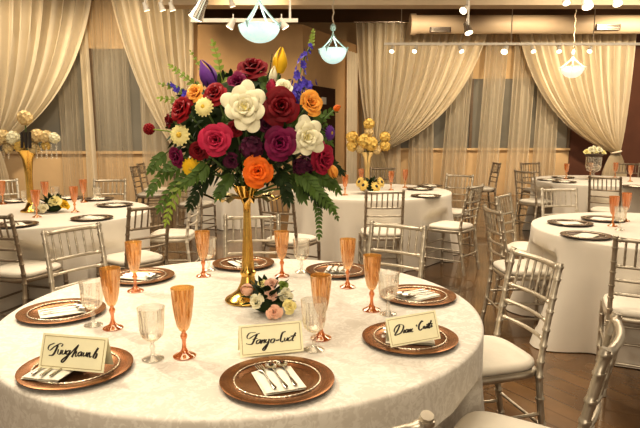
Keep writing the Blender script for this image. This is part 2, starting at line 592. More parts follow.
for (p0, p1, lab, ln) in ((362, 404, 'sheer panel hanging straight below the middle swept curtain', 0),
                      (410, 437, 'sheer panel at the right-hand window, next to the middle swept curtain', 0.02),
                      (452, 478, 'bright sheer panel between the dark gaps of the right-hand window', -0.18),
                      (487, 511, 'sheer panel right of bright one in the right-hand window', -0.15),
                      (516, 540, 'sheer panel under inner edge of the wide right curtain', -0.1),
                      (541, 566, 'sheer panel farthest right in the right-hand window', -0.05)):
    sheer('sheer_curtain', lab, p0, p1, 26, YR + 0.1, 'sheer panels of the right-hand window', 4, lean=ln)
b = MB(); b.tube([(P(354, 24, YR - .15).x, YR - 0.15, zr + 0.02), (P(638, 24, YR - .15).x, YR - .15, zr + 0.02)], 0.02, 8)
tag(b.build('curtain_rod', M['chrome']), 'slim rod carrying the curtains of the right-hand window', 'curtain rod')
# narrow curtained glass strip at the end of the angled wall
s0, s1 = on_ang(344, 100), on_ang(355, 100)
rows = []
zt_ = on_ang(349, 52).z
for i in range(13):
    t = i / 12
    rows.append([tuple(s0 + (s1 - s0) * (j / 24) + Vector((dv.y, -dv.x, 0)) * (0.06 + 0.03 * math.sin(j * PI / 3)) + Vector((0, 0, -s0.z + zt_ + (0.02 - zt_) * t - (s1.z - s0.z) * j / 24))) for j in range(25)])
b = MB(); b.grid(rows)
tag(b.build('sheer_curtain', M['curtain']), 'narrow pale curtain strip right of the dark doorway', 'curtain')

# ------------------------------------------------------------------ ducts, tracks, pendants
r = empty('air_duct', (0, 0, 0)); tag(r, 'cream round air duct running above the right-hand curtains', 'air duct')
YD = 12.4
pa, pb = P(413, 24.5, YD), P(700, 24.5, YD)
b = MB(); b.tube([pa, (pa + pb) / 2, pb], 0.185, 24); b.build('duct_pipe', M['duct'], r)
b = MB(); b.tube([pa + Vector((-0.06, 0, 0)), pa + Vector((0.05, 0, 0))], 0.215, 24); b.build('end_cap', M['duct'], r)
for (x0, x1, y0, y1) in ((430, 451, 27, 32), (596, 621, 24, 30)):
    a, c = P(x0, y1, YD - 0.2), P(x1, y0, YD - 0.2)
    q = MB(); q.box((a.x, YD - 0.2, a.z), (c.x, YD - 0.15, c.z)); g = q.build('vent', M['vent'], r, False)
    s_ = MB()
    for k in range(4):
        z = a.z + (c.z - a.z) * (k + 0.5) / 4
        s_.box((a.x + 0.02, YD - 0.215, z - 0.006), (c.x - 0.02, YD - 0.199, z + 0.006))
    s_.build('louvre', M['chrome'], g, False)


def lamp_head(parent, pos, aim, s=1.0, m='white'):
    d = Vector(aim).normalized()
    b = MB()
    pos = Vector(pos)
    b.tube([pos - d * 0.10 * s, pos - d * 0.095 * s, pos - d * 0.03 * s, pos + d * 0.04 * s], [0.01 * s, 0.032 * s, 0.038 * s, 0.055 * s], 14)
    h = b.build('lamp_head', M[m], parent)
    q = MB()
    q.tube([pos + d * 0.041 * s, pos + d * 0.047 * s], 0.047 * s, 14); q.build('lamp_lens', M['lamp'], h)
    q = MB()
    q.tube([pos - d * 0.06 * s, pos - d * 0.06 * s + Vector((0, 0, 0.09 * s))], 0.008, 6); q.build('bracket', M[m], h)
    return h


YT = 7.2
r = empty('track_light', (0, 0, 0)); tag(r, 'white track light rail beside nearest pendant, above the bouquet', 'track light', 'ceiling track lights')
a, c = P(191, 20.5, YT), P(298, 20.5, YT)
b = MB(); b.box((a.x, YT - 0.02, a.z - 0.022), (c.x, YT + 0.02, a.z + 0.022)); b.build('rail', M['white'], r, False)
st = P(290, 20, YT)
b = MB(); b.tube([st, (st.x, YT, CEIL)], 0.014, 8); b.build('stem', M['white'], r)
lamp_head(r, P(231, 25, YT), (-0.5, 0.1, -0.8), 0.9)
lamp_head(r, P(284, 25, YT), (0.5, 0.1, -0.8), 0.9)
r = empty('spotlight', P(198, 12, 6.9)); tag(r, 'large chrome spotlight head above the left end of track rail', 'spotlight')
pp = P(198, 11, 6.9)
h = lamp_head(r, Vector((0, 0, 0)), (-0.5, 0.2, -0.85), 1.7, 'chrome')
b = MB(); b.tube([(0, 0, 0.12), (0, 0, CEIL - pp.z)], 0.012, 8); b.build('stem', M['white'], r)
for (px, py, lab) in ((172, 8, 'rightmost of three small white spotlights over the left curtains'), (162, 8, 'middle one of three small white spotlights over the left curtains'),
                      (146, 8, 'leftmost of three small white spotlights over the left curtains'), (232, 4, 'white spotlight just above the left track rail')):
    pp = P(px, py, 8.0)
    r = empty('spotlight', pp); tag(r, lab, 'spotlight', 'ceiling spotlights')
    lamp_head(r, (0, 0, 0), (0.25, 0.25, -0.9), 0.8)
    b = MB(); b.tube([(0, 0, 0.05), (0, 0, CEIL - pp.z)], 0.01, 6); b.build('stem', M['white'], r)
YT2 = 9.9
r = empty('track_light', (0, 0, 0)); tag(r, 'long white track light rail in front of the right-hand curtains', 'track light', 'ceiling track lights')
a, c = P(384, 44, YT2), P(690, 44, YT2)
b = MB(); b.box((a.x, YT2 - 0.02, a.z - 0.02), (c.x, YT2 + 0.02, a.z + 0.02)); b.build('rail', M['white'], r, False)
for px in (511, 593, 401):
    st = P(px, 44, YT2)
    q = MB(); q.tube([st, (st.x, YT2, CEIL)], 0.007, 6); q.build('stem', M['cord'], r)
for px in (392, 415, 461, 505, 533, 559, 590):
    lamp_head(r, P(px, 50, YT2), (random.uniform(-0.5, 0.5), -0.55, -0.7), 0.8 if px != 505 else 1.1)
r = empty('spotlight', P(468, 30, 8.8)); tag(r, 'chrome double spotlight hanging at the left part of duct', 'spotlight')
b = MB(); pp = P(468, 30, 8.8)
b.tube([(0, 0, 0.02), (-0.02, 0, CEIL - pp.z)], 0.016, 8); b.build('stem', M['white'], r)
lamp_head(r, (0.0, 0, 0), (0.2, -0.4, -0.9), 1.2, 'chrome')
lamp_head(r, (-0.06, 0, 0.29), (-0.5, -0.5, -0.5), 1.1, 'white')
for (px, py, s_, lab) in ((587, 3, 1.8, 'bright ceiling spotlight above the rightmost pendant'), (617, 1, 1.5, 'bright ceiling spotlight at the top right corner'), (566, 1, 1.2, 'dim white spotlight left of the bright ceiling one')):
    pp = P(px, py, 8.6)
    r = empty('spotlight', pp); tag(r, lab, 'spotlight', 'ceiling spotlights')
    lamp_head(r, (0, 0, 0), (0.0, -0.5, -0.85), s_ * 0.85)
    b = MB(); b.tube([(0, 0, 0.05), (0, 0, CEIL - pp.z)], 0.01, 6); b.build('stem', M['white'], r)


def pendant(px, py_rim, py_bot, half, py_top, Y, label, glow='bowl', cordx=None, hot='bowl_glow'):
    rim = P(px, py_rim, Y); bot = P(px, py_bot, Y); top = P(px, py_top, Y)
    R = half * Y / F
    h = rim.z - bot.z
    H = top.z - rim.z
    r = empty('pendant_lamp', (rim.x, Y, rim.z)); tag(r, label, 'pendant lamp', 'bowl pendant lamps')
    m = MB()
    prof = [(R * math.sin(PI / 2 * k / 10) * 1.0 if k else 0.003, -h * math.cos(PI / 2 * k / 10)) for k in range(11)]
    prof += [(R * 1.06, 0.012), (R * 1.03, 0.016), (R * 0.97, 0.0)]
    m.lathe(prof, 32, flute=16, amp=0.012, cap0=True); m.build('bowl', M[glow], r)
    m = MB(); m.lathe([(R * .95, -0.01), (0.003, -0.02)], 32); m.build('bowl_inside', M[hot], r)
    for k in range(4):
        a = PI / 4 + k * PI / 2 + 0.35
        pts = []
        for i in range(13):
            t = i / 12
            rr = R * (1.0 * (1 - t) ** 3.2 + 0.10 * (1 - t) + 0.05) + 0.018 * math.sin(t * PI * 2)
            pts.append((rr * math.cos(a), rr * math.sin(a), H * t))
        q = MB(); q.tube([(R * 1.12 * math.cos(a), R * 1.12 * math.sin(a), -h * 0.22), (R * 1.2 * math.cos(a), R * 1.2 * math.sin(a), 0.03)] + pts, [0.006, 0.012] + [0.012] * 13, 8); q.build('arm', M['aqua'] if glow != 'bowl_hot' else M['white'], r)
    q = MB(); q.lathe([(0.012, H + 0.05), (0.04, H + 0.02), (0.045, H - 0.02), (0.03, H - 0.05)], 16, cap0=True, cap1=True); q.build('cap', M['aqua'] if glow != 'bowl_hot' else M['white'], r)
    q = MB()
    n = 24
    top_z = CEIL - rim.z
    q.tube([(0.012 * math.sin(i * 1.9), 0.012 * math.cos(i * 1.9), H + (top_z - H) * i / n) for i in range(n + 1)], 0.011, 6); q.build('cord', M['cord'], r)
    ld = bpy.data.lights.new('pendant_bulb', 'POINT'); ld.energy = 1.6; ld.color = (1, 0.9, 0.75); ld.shadow_soft_size = 0.08
    lo = bpy.data.objects.new('pendant_bulb', ld); col.objects.link(lo); lo.parent = r; lo.location = (0, 0, 0.12)
    return r


pendant(259.5, 27, 43, 19.5, -14, 6.2, 'nearest aqua glass bowl pendant, above the bouquet centre')
pendant(333, 50, 64, 13, 27, 8.8, 'aqua glass bowl pendant on a twisted cord, above the doorway')
pendant(572.5, 68, 78, 10.5, 52, 11.2, 'small white lit bowl pendant before the far right curtain', 'bowl_hot', hot='bowl_hot')

# ------------------------------------------------------------------ tables
def make_cloth(cx, cy, R, m, label, folds=13, seed=1, hem=0.10, group=None):
    rng = random.Random(seed)
    seg = 224
    rows = []
    for k in range(1, 12):
        rr = R * 0.985 * k / 11
        rows.append([(rr * math.cos(2 * PI * j / seg), rr * math.sin(2 * PI * j / seg), TZ) for j in range(seg)])
    rows.append([(R * 0.996 * math.cos(2 * PI * j / seg), R * 0.996 * math.sin(2 * PI * j / seg), TZ - 0.003) for j in range(seg)])
    rows.append([(R * math.cos(2 * PI * j / seg), R * math.sin(2 * PI * j / seg), TZ - 0.010) for j in range(seg)])
    ph = rng.uniform(0, 6)
    am = [rng.uniform(0.5, 1.3) for _ in range(seg)]
    for i in range(1, 22):
        t = i / 21
        z = (TZ - 0.010) * (1 - t) + 0.006 * t
        row = []
        for j in range(seg):
            a = 2 * PI * j / seg
            w = math.sin(folds * a + ph + 0.9 * math.sin(2 * a + ph)) + 0.5 * math.sin((folds * 2 - 3) * a + 1.7 * ph) + 0.3 * math.sin(5 * a + ph)
            rr = R + hem * t * (0.45 + 0.55 * w) * (t ** 0.5)
            px_, py_ = rr * math.cos(a), rr * math.sin(a)
            if z < 0.70:
                for (sx, sy, sa) in SEATS:       # the cloth is pushed in by the seat standing against it
                    fx, fy = math.cos(sa), math.sin(sa)
                    dx, dy = cx + px_ - sx, cy + py_ - sy
                    lu, lv = dx * fx + dy * fy, abs(-dx * fy + dy * fx)
                    lim = 0.242 * (1.0 if z < 0.56 else (0.70 - z) / 0.14)
                    wl = 0.242 + 0.05
                    if lv < wl and -0.35 < lu < lim:
                        k = min(1, (wl - lv) / 0.05)
                        q = (lim - lu) * k
                        px_, py_ = px_ + fx * q, py_ + fy * q
            row.append((px_, py_, z))
        rows.append(row)
    b = MB(); b.grid(rows, True)
    b.add([(0, 0, TZ)] + list(rows[0]), [(0, 1 + j, 1 + (j + 1) % seg) for j in range(seg)])
    o = b.build('tablecloth', M[m], None, True, (cx, cy, 0))
    return tag(o, label, 'tablecloth', group)


def table(cx, cy, R, cm, where, seed, hem=0.10, folds=13):
    t = empty('banquet_table', (cx, cy, 0)); tag(t, 'round banquet table hidden under %s' % where, 'table', 'round banquet tables')
    b = MB(); b.lathe([(R - 0.02, TZ - 0.035), (R - 0.012, TZ - 0.028), (R - 0.012, TZ - 0.008), (R - 0.03, TZ - 0.004)], 48, cap0=True, cap1=True)
    b.build('tabletop', M['wood'], t)
    for k in range(4):
        a = PI / 4 + k * PI / 2
        q = MB(); q.tube([(0.55 * math.cos(a), 0.55 * math.sin(a), 0.0), (0.5 * math.cos(a), 0.5 * math.sin(a), TZ - 0.036)], 0.018, 8); q.build('leg', M['brownsilver'], t)
    make_cloth(cx, cy, R, cm, where, folds, seed, hem, 'floor length tablecloths')


MX, MY, MR = -0.302, 2.315, 0.938
BX, BY = -2.52, 5.15
CX, CY = 0.60, 6.95
DX, DY = 2.50, 4.22
EX, EY = 4.05, 8.40
HX, HY = -1.45, 9.25


# ------------------------------------------------------------------ place settings
def make_charger(m):
    r = empty('charger_plate')
    b = MB()
    b.lathe([(0.003, 0.004), (0.10, 0.004), (0.112, 0.006), (0.124, 0.0125), (0.160, 0.0155), (0.1645, 0.0145), (0.165, 0.0125), (0.155, 0.009), (0.12, 0.002), (0.11, 0.0), (0.003, 0.0)], 64, cap1=True)
    b.build('plate', M[m], r)
    q = MB()
    seg = 144
    rows = []
    for i in range(8):
        t = 2 * PI * i / 8
        row = []
        for j in range(seg):
            a = 2 * PI * j / seg
            rr = 0.0026 * (1 + 0.35 * math.cos(48 * a))
            row.append(((0.1235 + rr * math.cos(t)) * math.cos(a), (0.1235 + rr * math.cos(t)) * math.sin(a), 0.0135 + rr * math.sin(t)))
        rows.append(row)
    rows.append(rows[0])
    q.grid(rows, True)
    q.build('beaded_rim', M['bead'], r)
    return r


def make_napkin(seed=0):
    """folded pocket napkin lying in the charger's well, soft bulging layers"""
    b = MB()
    w, l = 0.058, 0.082
    for (lay, z, sh) in ((0, 0.0, 0.0), (1, 0.005, 0.004)):
        rows_t, rows_b = [], []
        for i in range(11):
            v = -l + 2 * l * i / 10 * (1 if lay == 0 else 0.94)
            rt, rb = [], []
            for j in range(9):
                u = -w + 2 * w * j / 8
                e = 1 - max(abs(u) / w, abs(v) / l) ** 6
                zz = z + 0.0048 * e + 0.0012 * math.sin(u * 70 + v * 30 + lay)
                rt.append((u + 0.05 * v * 0.3 + sh, v, 0.005 + max(zz, z)))
                rb.append((u + 0.05 * v * 0.3 + sh, v, 0.005 + z - 0.0003))
            rows_t.append(rt); rows_b.append(rb[::-1])
        b.grid(rows_t); b.grid(rows_b)
    return b.build('napkin', M['napkin'])


def strip(prof, thick=0.0016, curve=None):
    """flat metal blank: prof = [(y, half width)], bent by curve(y)"""
    b = MB()
    top, bot = [], []
    for y, w in prof:
        z = curve(y) if curve else 0
        top.append([(-w, y, z), (-w * 0.5, y, z + thick), (w * 0.5, y, z + thick), (w, y, z)])
        bot.append([(w, y, z), (w * 0.5, y, z - thick * 0.3), (-w * 0.5, y, z - thick * 0.3), (-w, y, z)])
    rows = [t + bb[1:3] for t, bb in zip(top, bot)]
    b.grid(rows, True, True, True)
    return b


def make_fork():
    r = empty('fork')
    hp = [(-0.085, 0.0035), (-0.08, 0.006), (-0.055, 0.0048), (-0.02, 0.0026), (0.015, 0.0024), (0.03, 0.005), (0.04, 0.0105), (0.048, 0.0115)]
    cv = lambda y: 0.0015 + 0.0035 * math.sin(max(0, (y + 0.02)) * 28)
    strip(hp, 0.0018, cv).build('handle', M['steel'], r)
    for k in range(4):
        x = -0.0096 + 0.0064 * k
        q = strip([(0.047, 0.0021), (0.07, 0.0018), (0.084, 0.0008)], 0.0014, cv)
        q.v = [(vx + x, vy, vz) for vx, vy, vz in q.v]
        q.build('tine', M['steel'], r)
    return r


def make_spoon():
    r = empty('spoon')
    strip([(-0.085, 0.0035), (-0.08, 0.0062), (-0.055, 0.005), (-0.02, 0.0026), (0.03, 0.0025), (0.044, 0.004)], 0.0018, lambda y: 0.0018 + 0.003 * math.sin(max(0, y + 0.02) * 30)).build('handle', M['steel'], r)
    b = MB()
    rows = []
    for i in range(8):
        t = i / 7
        row = []
        for j in range(20):
            a = 2 * PI * j / 20
            row.append((0.0165 * t * math.cos(a), 0.064 + 0.024 * t * math.sin(a), 0.0018 + 0.0045 * t * t + 0.0005))
        rows.append(row)
    for t, dz in ((1.03, -0.001), (0.8, -0.0022), (0.4, -0.0035), (0.02, -0.004)):
        rows.append([(0.0165 * t * math.cos(2 * PI * j / 20), 0.064 + 0.024 * t * math.sin(2 * PI * j / 20), max(0.0003, 0.0023 + 0.0045 * t * t + dz * 0.5)) for j in range(20)])
    b.grid(rows, True)
    b.build('spoon_bowl', M['steel'], r)
    return r


def make_flute(m1, m2):
    r = empty('champagne_flute')
    b = MB()
    b.lathe([(0.006, 0.082), (0.013, 0.088), (0.0205, 0.103), (0.0265, 0.130), (0.0315, 0.170), (0.0345, 0.205), (0.0370, 0.226), (0.0355, 0.226), (0.0328, 0.2), (0.0298, 0.168), (0.0248, 0.130), (0.0185, 0.104), (0.004, 0.09)],
            72, flute=12, amp=0.045, frange=(0.087, 0.215))
    b.build('bowl', M[m1], r)
    b = MB()
    b.lathe([(0.036, 0.0), (0.0365, 0.002), (0.033, 0.005), (0.020, 0.010), (0.012, 0.017), (0.0075, 0.028), (0.0062, 0.045), (0.0075, 0.056), (0.0105, 0.062), (0.0115, 0.068), (0.0095, 0.074), (0.0065, 0.079), (0.0075, 0.083)],
            32, cap0=True, cap1=True)
    b.build('stem_and_foot', M[m2], r)
    return r


def make_goblet():
    r = empty('water_goblet')
    b = MB()
    b.lathe([(0.005, 0.060), (0.020, 0.064), (0.033, 0.078), (0.0375, 0.100), (0.0392, 0.135), (0.0425, 0.163), (0.0437, 0.17), (0.042, 0.17), (0.0377, 0.135), (0.036, 0.1), (0.0315, 0.08), (0.019, 0.066), (0.003, 0.064)],
            64, flute=16, amp=0.035, frange=(0.07, 0.14))
    b.build('bowl', M['clear'], r)
    b = MB()
    b.lathe([(0.034, 0.0), (0.0345, 0.002), (0.03, 0.005), (0.014, 0.010), (0.007, 0.018), (0.0055, 0.03), (0.009, 0.037), (0.0092, 0.042), (0.006, 0.048), (0.0055, 0.055), (0.008, 0.062)], 32, cap0=True, cap1=True)
    b.build('stem_and_foot', M['clear'], r)
    return r


class Proto:
    def __init__(s, fn, *a):
        s.fn, s.a, s.o, s.used = fn, a, None, False

    def place(s, loc, rz, label, cat, group):
        if s.o is None:
            s.o = s.fn(*s.a)
            o = s.o
        else:
            o = copy_tree(s.o)
        o.location = loc
        o.rotation_euler = (0, 0, rz)
        tag(o, label, cat, group)
        return o


charger = Proto(make_charger, 'bronze')
dcharger = Proto(make_charger, 'bronze_dark')
napkin = Proto(make_napkin)
fork = Proto(make_fork)
spoon = Proto(make_spoon)
flute = Proto(make_flute, 'amber', 'amberfoot')
cflute = Proto(make_flute, 'coral', 'coral')
goblet = Proto(make_goblet)
CT = TZ + 0.0015

main_set = [  # px, py, where
    ((277.3, 379), 'nearest the camera'),
    ((409.8, 337), 'under the right-hand name card'),
    ((417.5, 295), 'on the right rim behind the right-hand name card'),
    ((338, 270), 'at back of front table, right of gold vase'),
    ((243.5, 263), 'straight behind the gold vase stem'),
    ((140, 276), 'at back left of front table'),
    ((62, 311), 'on the left rim behind the left-hand name card'),
    ((76.3, 367), 'under the left-hand name card'),
]
fill = []
for (p, where) in main_set:
    c = G(p[0], p[1], CT + 0.01)
    out = math.atan2(c.y - MY, c.x - MX)
    c.z = CT
    charger.place(c, out, 'bronze beaded charger plate ' + where, 'charger plate', 'bronze chargers on the front table')
    rz = out + PI / 2 + 0.42       # local -y (handles) points outwards
    if where.startswith('nearest'):
        rz = 0.36
    if 'left-hand' in where and 'under' in where:
        off = Vector((-0.045, -0.03, 0))
    else:
        off = Vector((0, 0, 0))
    Rm = Matrix.Rotation(rz, 3, 'Z')
    nc = c + off
    napkin.place(nc + Vector((0, 0, 0.0115 if off.length > 0 else 0.0005)), rz, 'ivory folded napkin on charger ' + where, 'napkin', 'napkins on the front table')
    zt = 0.0175 + (0.011 if off.length > 0 else 0)
    fork.place(nc + Rm @ Vector((-0.030, 0.012, 0)) + Vector((0, 0, zt)), rz + 0.03, 'silver fork on napkin, charger ' + where, 'fork', 'forks on the front table')
    spoon.place(nc + Rm @ Vector((0.002, 0.006, 0)) + Vector((0, 0, zt)), rz + 0.02, 'silver middle spoon on napkin, charger ' + where, 'spoon', 'spoons on the front table')
    spoon.place(nc + Rm @ Vector((0.034, 0.010, 0)) + Vector((0, 0, zt)), rz - 0.03, 'silver outer spoon on napkin, charger ' + where, 'spoon', 'spoons on the front table')

for (p, lab) in (((113, 331), 'amber ribbed flute beside the left-rim charger'),
                 ((135.5, 294), 'amber ribbed flute before the back left charger'),
                 ((184.5, 359), 'amber ribbed flute standing right of the left-hand name card'),
                 ((203.5, 279), 'slim amber flute left of the gold vase at the back'),
                 ((282, 279), 'amber flute just right of the gold vase at back'),
                 ((347.5, 290), 'amber flute before the back right charger'),
                 ((371.5, 313), 'amber flute left of the clear goblet by the right rim charger'),
                 ((321, 341), 'amber flute right of the middle name card')):
    g = G(p[0], p[1] - 3, CT); g.z = CT
    flute.place(g, 0, lab, 'glass', 'amber champagne flutes')
for (p, lab) in (((93.5, 328), 'clear cut goblet before the left rim charger'),
                 ((153, 362), 'clear cut goblet right of left-hand name card'),
                 ((388, 317), 'clear cut goblet before the right rim charger'),
                 ((314, 352.5), 'clear cut goblet touching right side of middle name card'),
                 ((301.5, 275), 'clear cut goblet at back, right of the gold vase'),
                 ((209, 273), 'clear cut goblet at back, left of the gold vase')):
    g = G(p[0], p[1] - 3, CT); g.z = CT
    goblet.place(g, 0, lab, 'glass', 'clear water goblets')

# ------------------------------------------------------------------ name cards
def card(bl, br, zb, corners, strokes, label, hgt, lean=0.32, tw=1.0, group='name cards'):
    """folded tent card; corners = its four corners in the enlarged view the lettering was traced in"""
    A, B = G(bl[0], bl[1], zb), G(br[0], br[1], zb)
    B = P(br[0], br[1], A.y + (B.y - A.y) * tw)
    u = (B - A); w = u.length; u.normalize()
    n = Vector((u.y, -u.x, 0)).normalized()           # towards the viewer
    uz = u.cross(n); uz = uz if uz.z > 0 else -uz
    upv = (uz.normalized() * math.cos(lean) - n * math.sin(lean))
    r = empty('name_card', (A + B) / 2); tag(r, label, 'name card', group)
    A_ = A - (A + B) / 2
    def S(a, v, off=0.0):
        return A_ + u * (a * w) + upv * ((1 - v) * hgt) + n.lerp(upv, 0) * off
    t = 0.0008
    b = MB()
    back = -n * (2 * math.sin(lean) * hgt)
    b.grid([[S(0, 1, 0), S(1, 1, 0)], [S(0, 0, 0), S(1, 0, 0)], [S(0, 1) + back, S(1, 1) + back]])
    b.build('folded_card', M['card'], r, False)
    q = MB()
    def rib(p, q_, hw):
        d = Vector((q_[0] - p[0], (q_[1] - p[1]) * hgt / w)); d.normalize()
        nx, ny = -d.y * hw / w, d.x * hw / hgt
        return [S(p[0] + nx, p[1] + ny, t), S(q_[0] + nx, q_[1] + ny, t), S(q_[0] - nx, q_[1] - ny, t), S(p[0] - nx, p[1] - ny, t)]
    m_ = 0.035; my = 0.06
    q.add(sum([[S(m_, my, t), S(1 - m_, my, t), S(1 - m_, 1 - my, t), S(m_, 1 - my, t)],
               [S(m_ + .008, my + .016, t), S(1 - m_ - .008, my + .016, t), S(1 - m_ - .008, 1 - my - .016, t), S(m_ + .008, 1 - my - .016, t)]], []),
          [(0, 1, 5, 4), (1, 2, 6, 5), (2, 3, 7, 6), (3, 0, 4, 7)])
    q.build('border_line', M['card_line'], r, False)
    # lettering: traced strokes drawn with a slanted broad nib
    TL, TR, BL = Vector(corners[0]), Vector(corners[1]), Vector(corners[2])
    ex, ey = TR - TL, BL - TL
    det = ex.x * ey.y - ex.y * ey.x
    L_ = MB()
    for st in strokes:
        th = 1.0
        if isinstance(st[0], (int, float)):
            th, st = st[0], st[1:]
        pts = [Vector(p) - TL for p in st]
        uv = [Vector(((p.x * ey.y - p.y * ey.x) / det, (ex.x * p.y - ex.y * p.x) / det)) for p in pts]
        # smooth
        sm = []
        for i in range(len(uv) - 1):
            p0, p1, p2, p3 = uv[max(i - 1, 0)], uv[i], uv[i + 1], uv[min(i + 2, len(uv) - 1)]
            for k in range(4):
                s_ = k / 4
                sm.append(0.5 * ((2 * p1) + (p2 - p0) * s_ + (2 * p0 - 5 * p1 + 4 * p2 - p3) * s_ ** 2 + (3 * p1 - p0 - 3 * p2 + p3) * s_ ** 3))
        sm.append(uv[-1])
        rows = []
        for i, p in enumerate(sm):
            d = sm[min(i + 1, len(sm) - 1)] - sm[max(i - 1, 0)]
            d = Vector((d.x * w, d.y * hgt))
            if d.length < 1e-9:
                continue
            d.normalize()
            down = abs(d.y * 0.9 - d.x * 0.35)
            hw = (0.0005 + 0.0016 * down ** 1.5) * th
            nx, ny = -d.y * hw / w, d.x * hw / hgt
            rows.append([S(p.x + nx, p.y + ny, t * 1.3), S(p.x - nx, p.y - ny, t * 1.3)])
        if len(rows) > 1:
            L_.grid(rows)
    L_.build('lettering', M['ink'], r, False)
    return r


card((38.2, 367.5), (103.5, 373.2), CT + 0.031, ((68, 48), (590, 95), (25, 300)), [
    [(160, 125), (120, 140), (108, 165), (125, 175), (160, 150), (210, 128), (228, 135), (215, 150)],
    [1.5, (188, 140), (168, 180), (145, 210), (112, 212)],
    [(192, 170), (185, 200), (200, 205), (215, 175)], [(215, 175), (209, 207)],
    [(228, 175), (221, 205), (240, 200), (252, 175)], [(252, 175), (245, 207)],
    [1.2, (278, 180), (256, 190), (258, 210), (275, 200)], [1.3, (288, 178), (265, 222), (235, 256), (215, 265), (222, 245), (285, 205)],
    [(285, 205), (330, 162), (356, 140)], [1.4, (350, 145), (325, 185), (298, 228)],
    [(315, 205), (338, 185), (326, 222), (342, 218)],
    [1.2, (377, 190), (352, 200), (350, 222), (370, 212), (382, 192)], [1.1, (382, 192), (374, 224)],
    [1.1, (397, 195), (388, 222), (410, 215), (420, 195)], [1.1, (420, 195), (412, 226)],
    [1.1, (432, 196), (422, 230)], [(424, 215), (446, 196)], [1.1, (446, 196), (438, 230), (456, 224)],
    [1.5, (512, 165), (490, 195), (468, 232), (486, 236), (500, 206), (482, 204)]],
    'cream tent card lettered in script, leftmost of the three cards', 0.100, tw=0.6)
card((240.4, 357.5), (303.8, 351), CT + 0.004, ((50, 100), (570, 50), (70, 345)), [
    [(190, 150), (140, 155), (120, 185), (135, 200), (175, 175), (222, 155)],
    [1.5, (202, 162), (180, 205), (160, 240), (128, 242), (114, 236)], [(165, 205), (205, 195)],
    [1.2, (226, 205), (201, 215), (198, 238), (218, 230), (234, 205)], [1.1, (234, 205), (228, 237)],
    [1.1, (247, 205), (238, 236)], [(240, 222), (264, 203)], [1.1, (264, 203), (257, 234)],
    [1.1, (278, 203), (269, 228), (290, 222)], [1.4, (302, 200), (285, 250), (262, 288), (250, 280), (300, 225)],
    [1.3, (342, 198), (319, 205), (315, 228), (335, 225), (347, 200), (322, 202)],
    [2.0, (355, 212), (385, 206)],
    [1.5, (437, 140), (410, 152), (395, 200), (400, 222), (418, 215)],
    [1.1, (432, 190), (425, 215), (442, 210), (455, 188)], [1.1, (455, 188), (449, 214)],
    [1.1, (477, 185), (460, 195), (462, 215), (482, 205)],
    [1.4, (522, 148), (502, 180), (490, 210), (506, 212)], [2.0, (478, 178), (522, 170)]],
    'cream tent card lettered in script, standing behind the nearest charger', 0.099)
card((390.8, 347.6), (440.8, 338.6), CT + 0.018, ((45, 105), (530, 30), (120, 375)), [
    [(175, 165), (145, 195), (140, 225), (150, 235)], [1.3, (190, 168), (172, 215), (150, 258), (166, 262)],
    [1.3, (150, 180), (190, 160), (224, 170), (226, 200), (205, 240), (165, 258)],
    [1.1, (242, 210), (232, 240), (250, 232)],
    [1.2, (267, 205), (250, 220), (255, 238), (270, 225), (277, 205)], [1.1, (277, 205), (272, 237)],
    [1.1, (290, 205), (282, 236)], [(284, 222), (302, 203)], [1.1, (302, 203), (297, 233)],
    [1.1, (320, 200), (308, 215), (312, 232), (327, 225)], [1.3, (352, 165), (360, 182)],
    [1.5, (412, 140), (405, 130), (382, 165), (380, 200), (392, 218), (412, 205)],
    [1.1, (427, 180), (420, 206)], [(422, 190), (437, 178)],
    [1.1, (442, 180), (436, 203), (450, 198), (458, 175)], [1.1, (458, 175), (454, 201)],
    [1.3, (478, 150), (462, 195), (476, 195)], [1.3, (498, 125), (476, 195), (491, 192)], [2.0, (452, 166), (512, 155)],
    [1.1, (508, 165), (495, 190), (516, 180)]],
    'cream tent card lettered in script, rightmost, tilted on its charger', 0.094, tw=0.25)

# ------------------------------------------------------------------ chairs
def pole(a, b, r, rings=(), seg=10, rr=1.2, r2=None, curve=None):
    a, b = Vector(a), Vector(b)
    L_ = (b - a).length
    ts = {0.0: 1, 1.0: 1}
    for k in range(1, 6):
        ts[k / 6] = 1
    st = []
    for t in ts:
        if all(abs(t - q) * L_ > 0.012 for q in rings):
            st.append((t, 1.0))
    w = 0.007 / max(L_, 0.02)
    for q in rings:
        st += [(q - w, 1.0), (q - w * 0.6, rr), (q + w * 0.6, rr), (q + w, 1.0)]
    st = sorted((min(1, max(0, t)), k) for t, k in st)
    pts, rad = [], []
    for t, k in st:
        p = a.lerp(b, t)
        if curve:
            p = p + curve(t)
        pts.append(p)
        rad.append((r if r2 is None else r + (r2 - r) * t) * k)
    m = MB(); m.tube(pts, rad, seg)
    return m


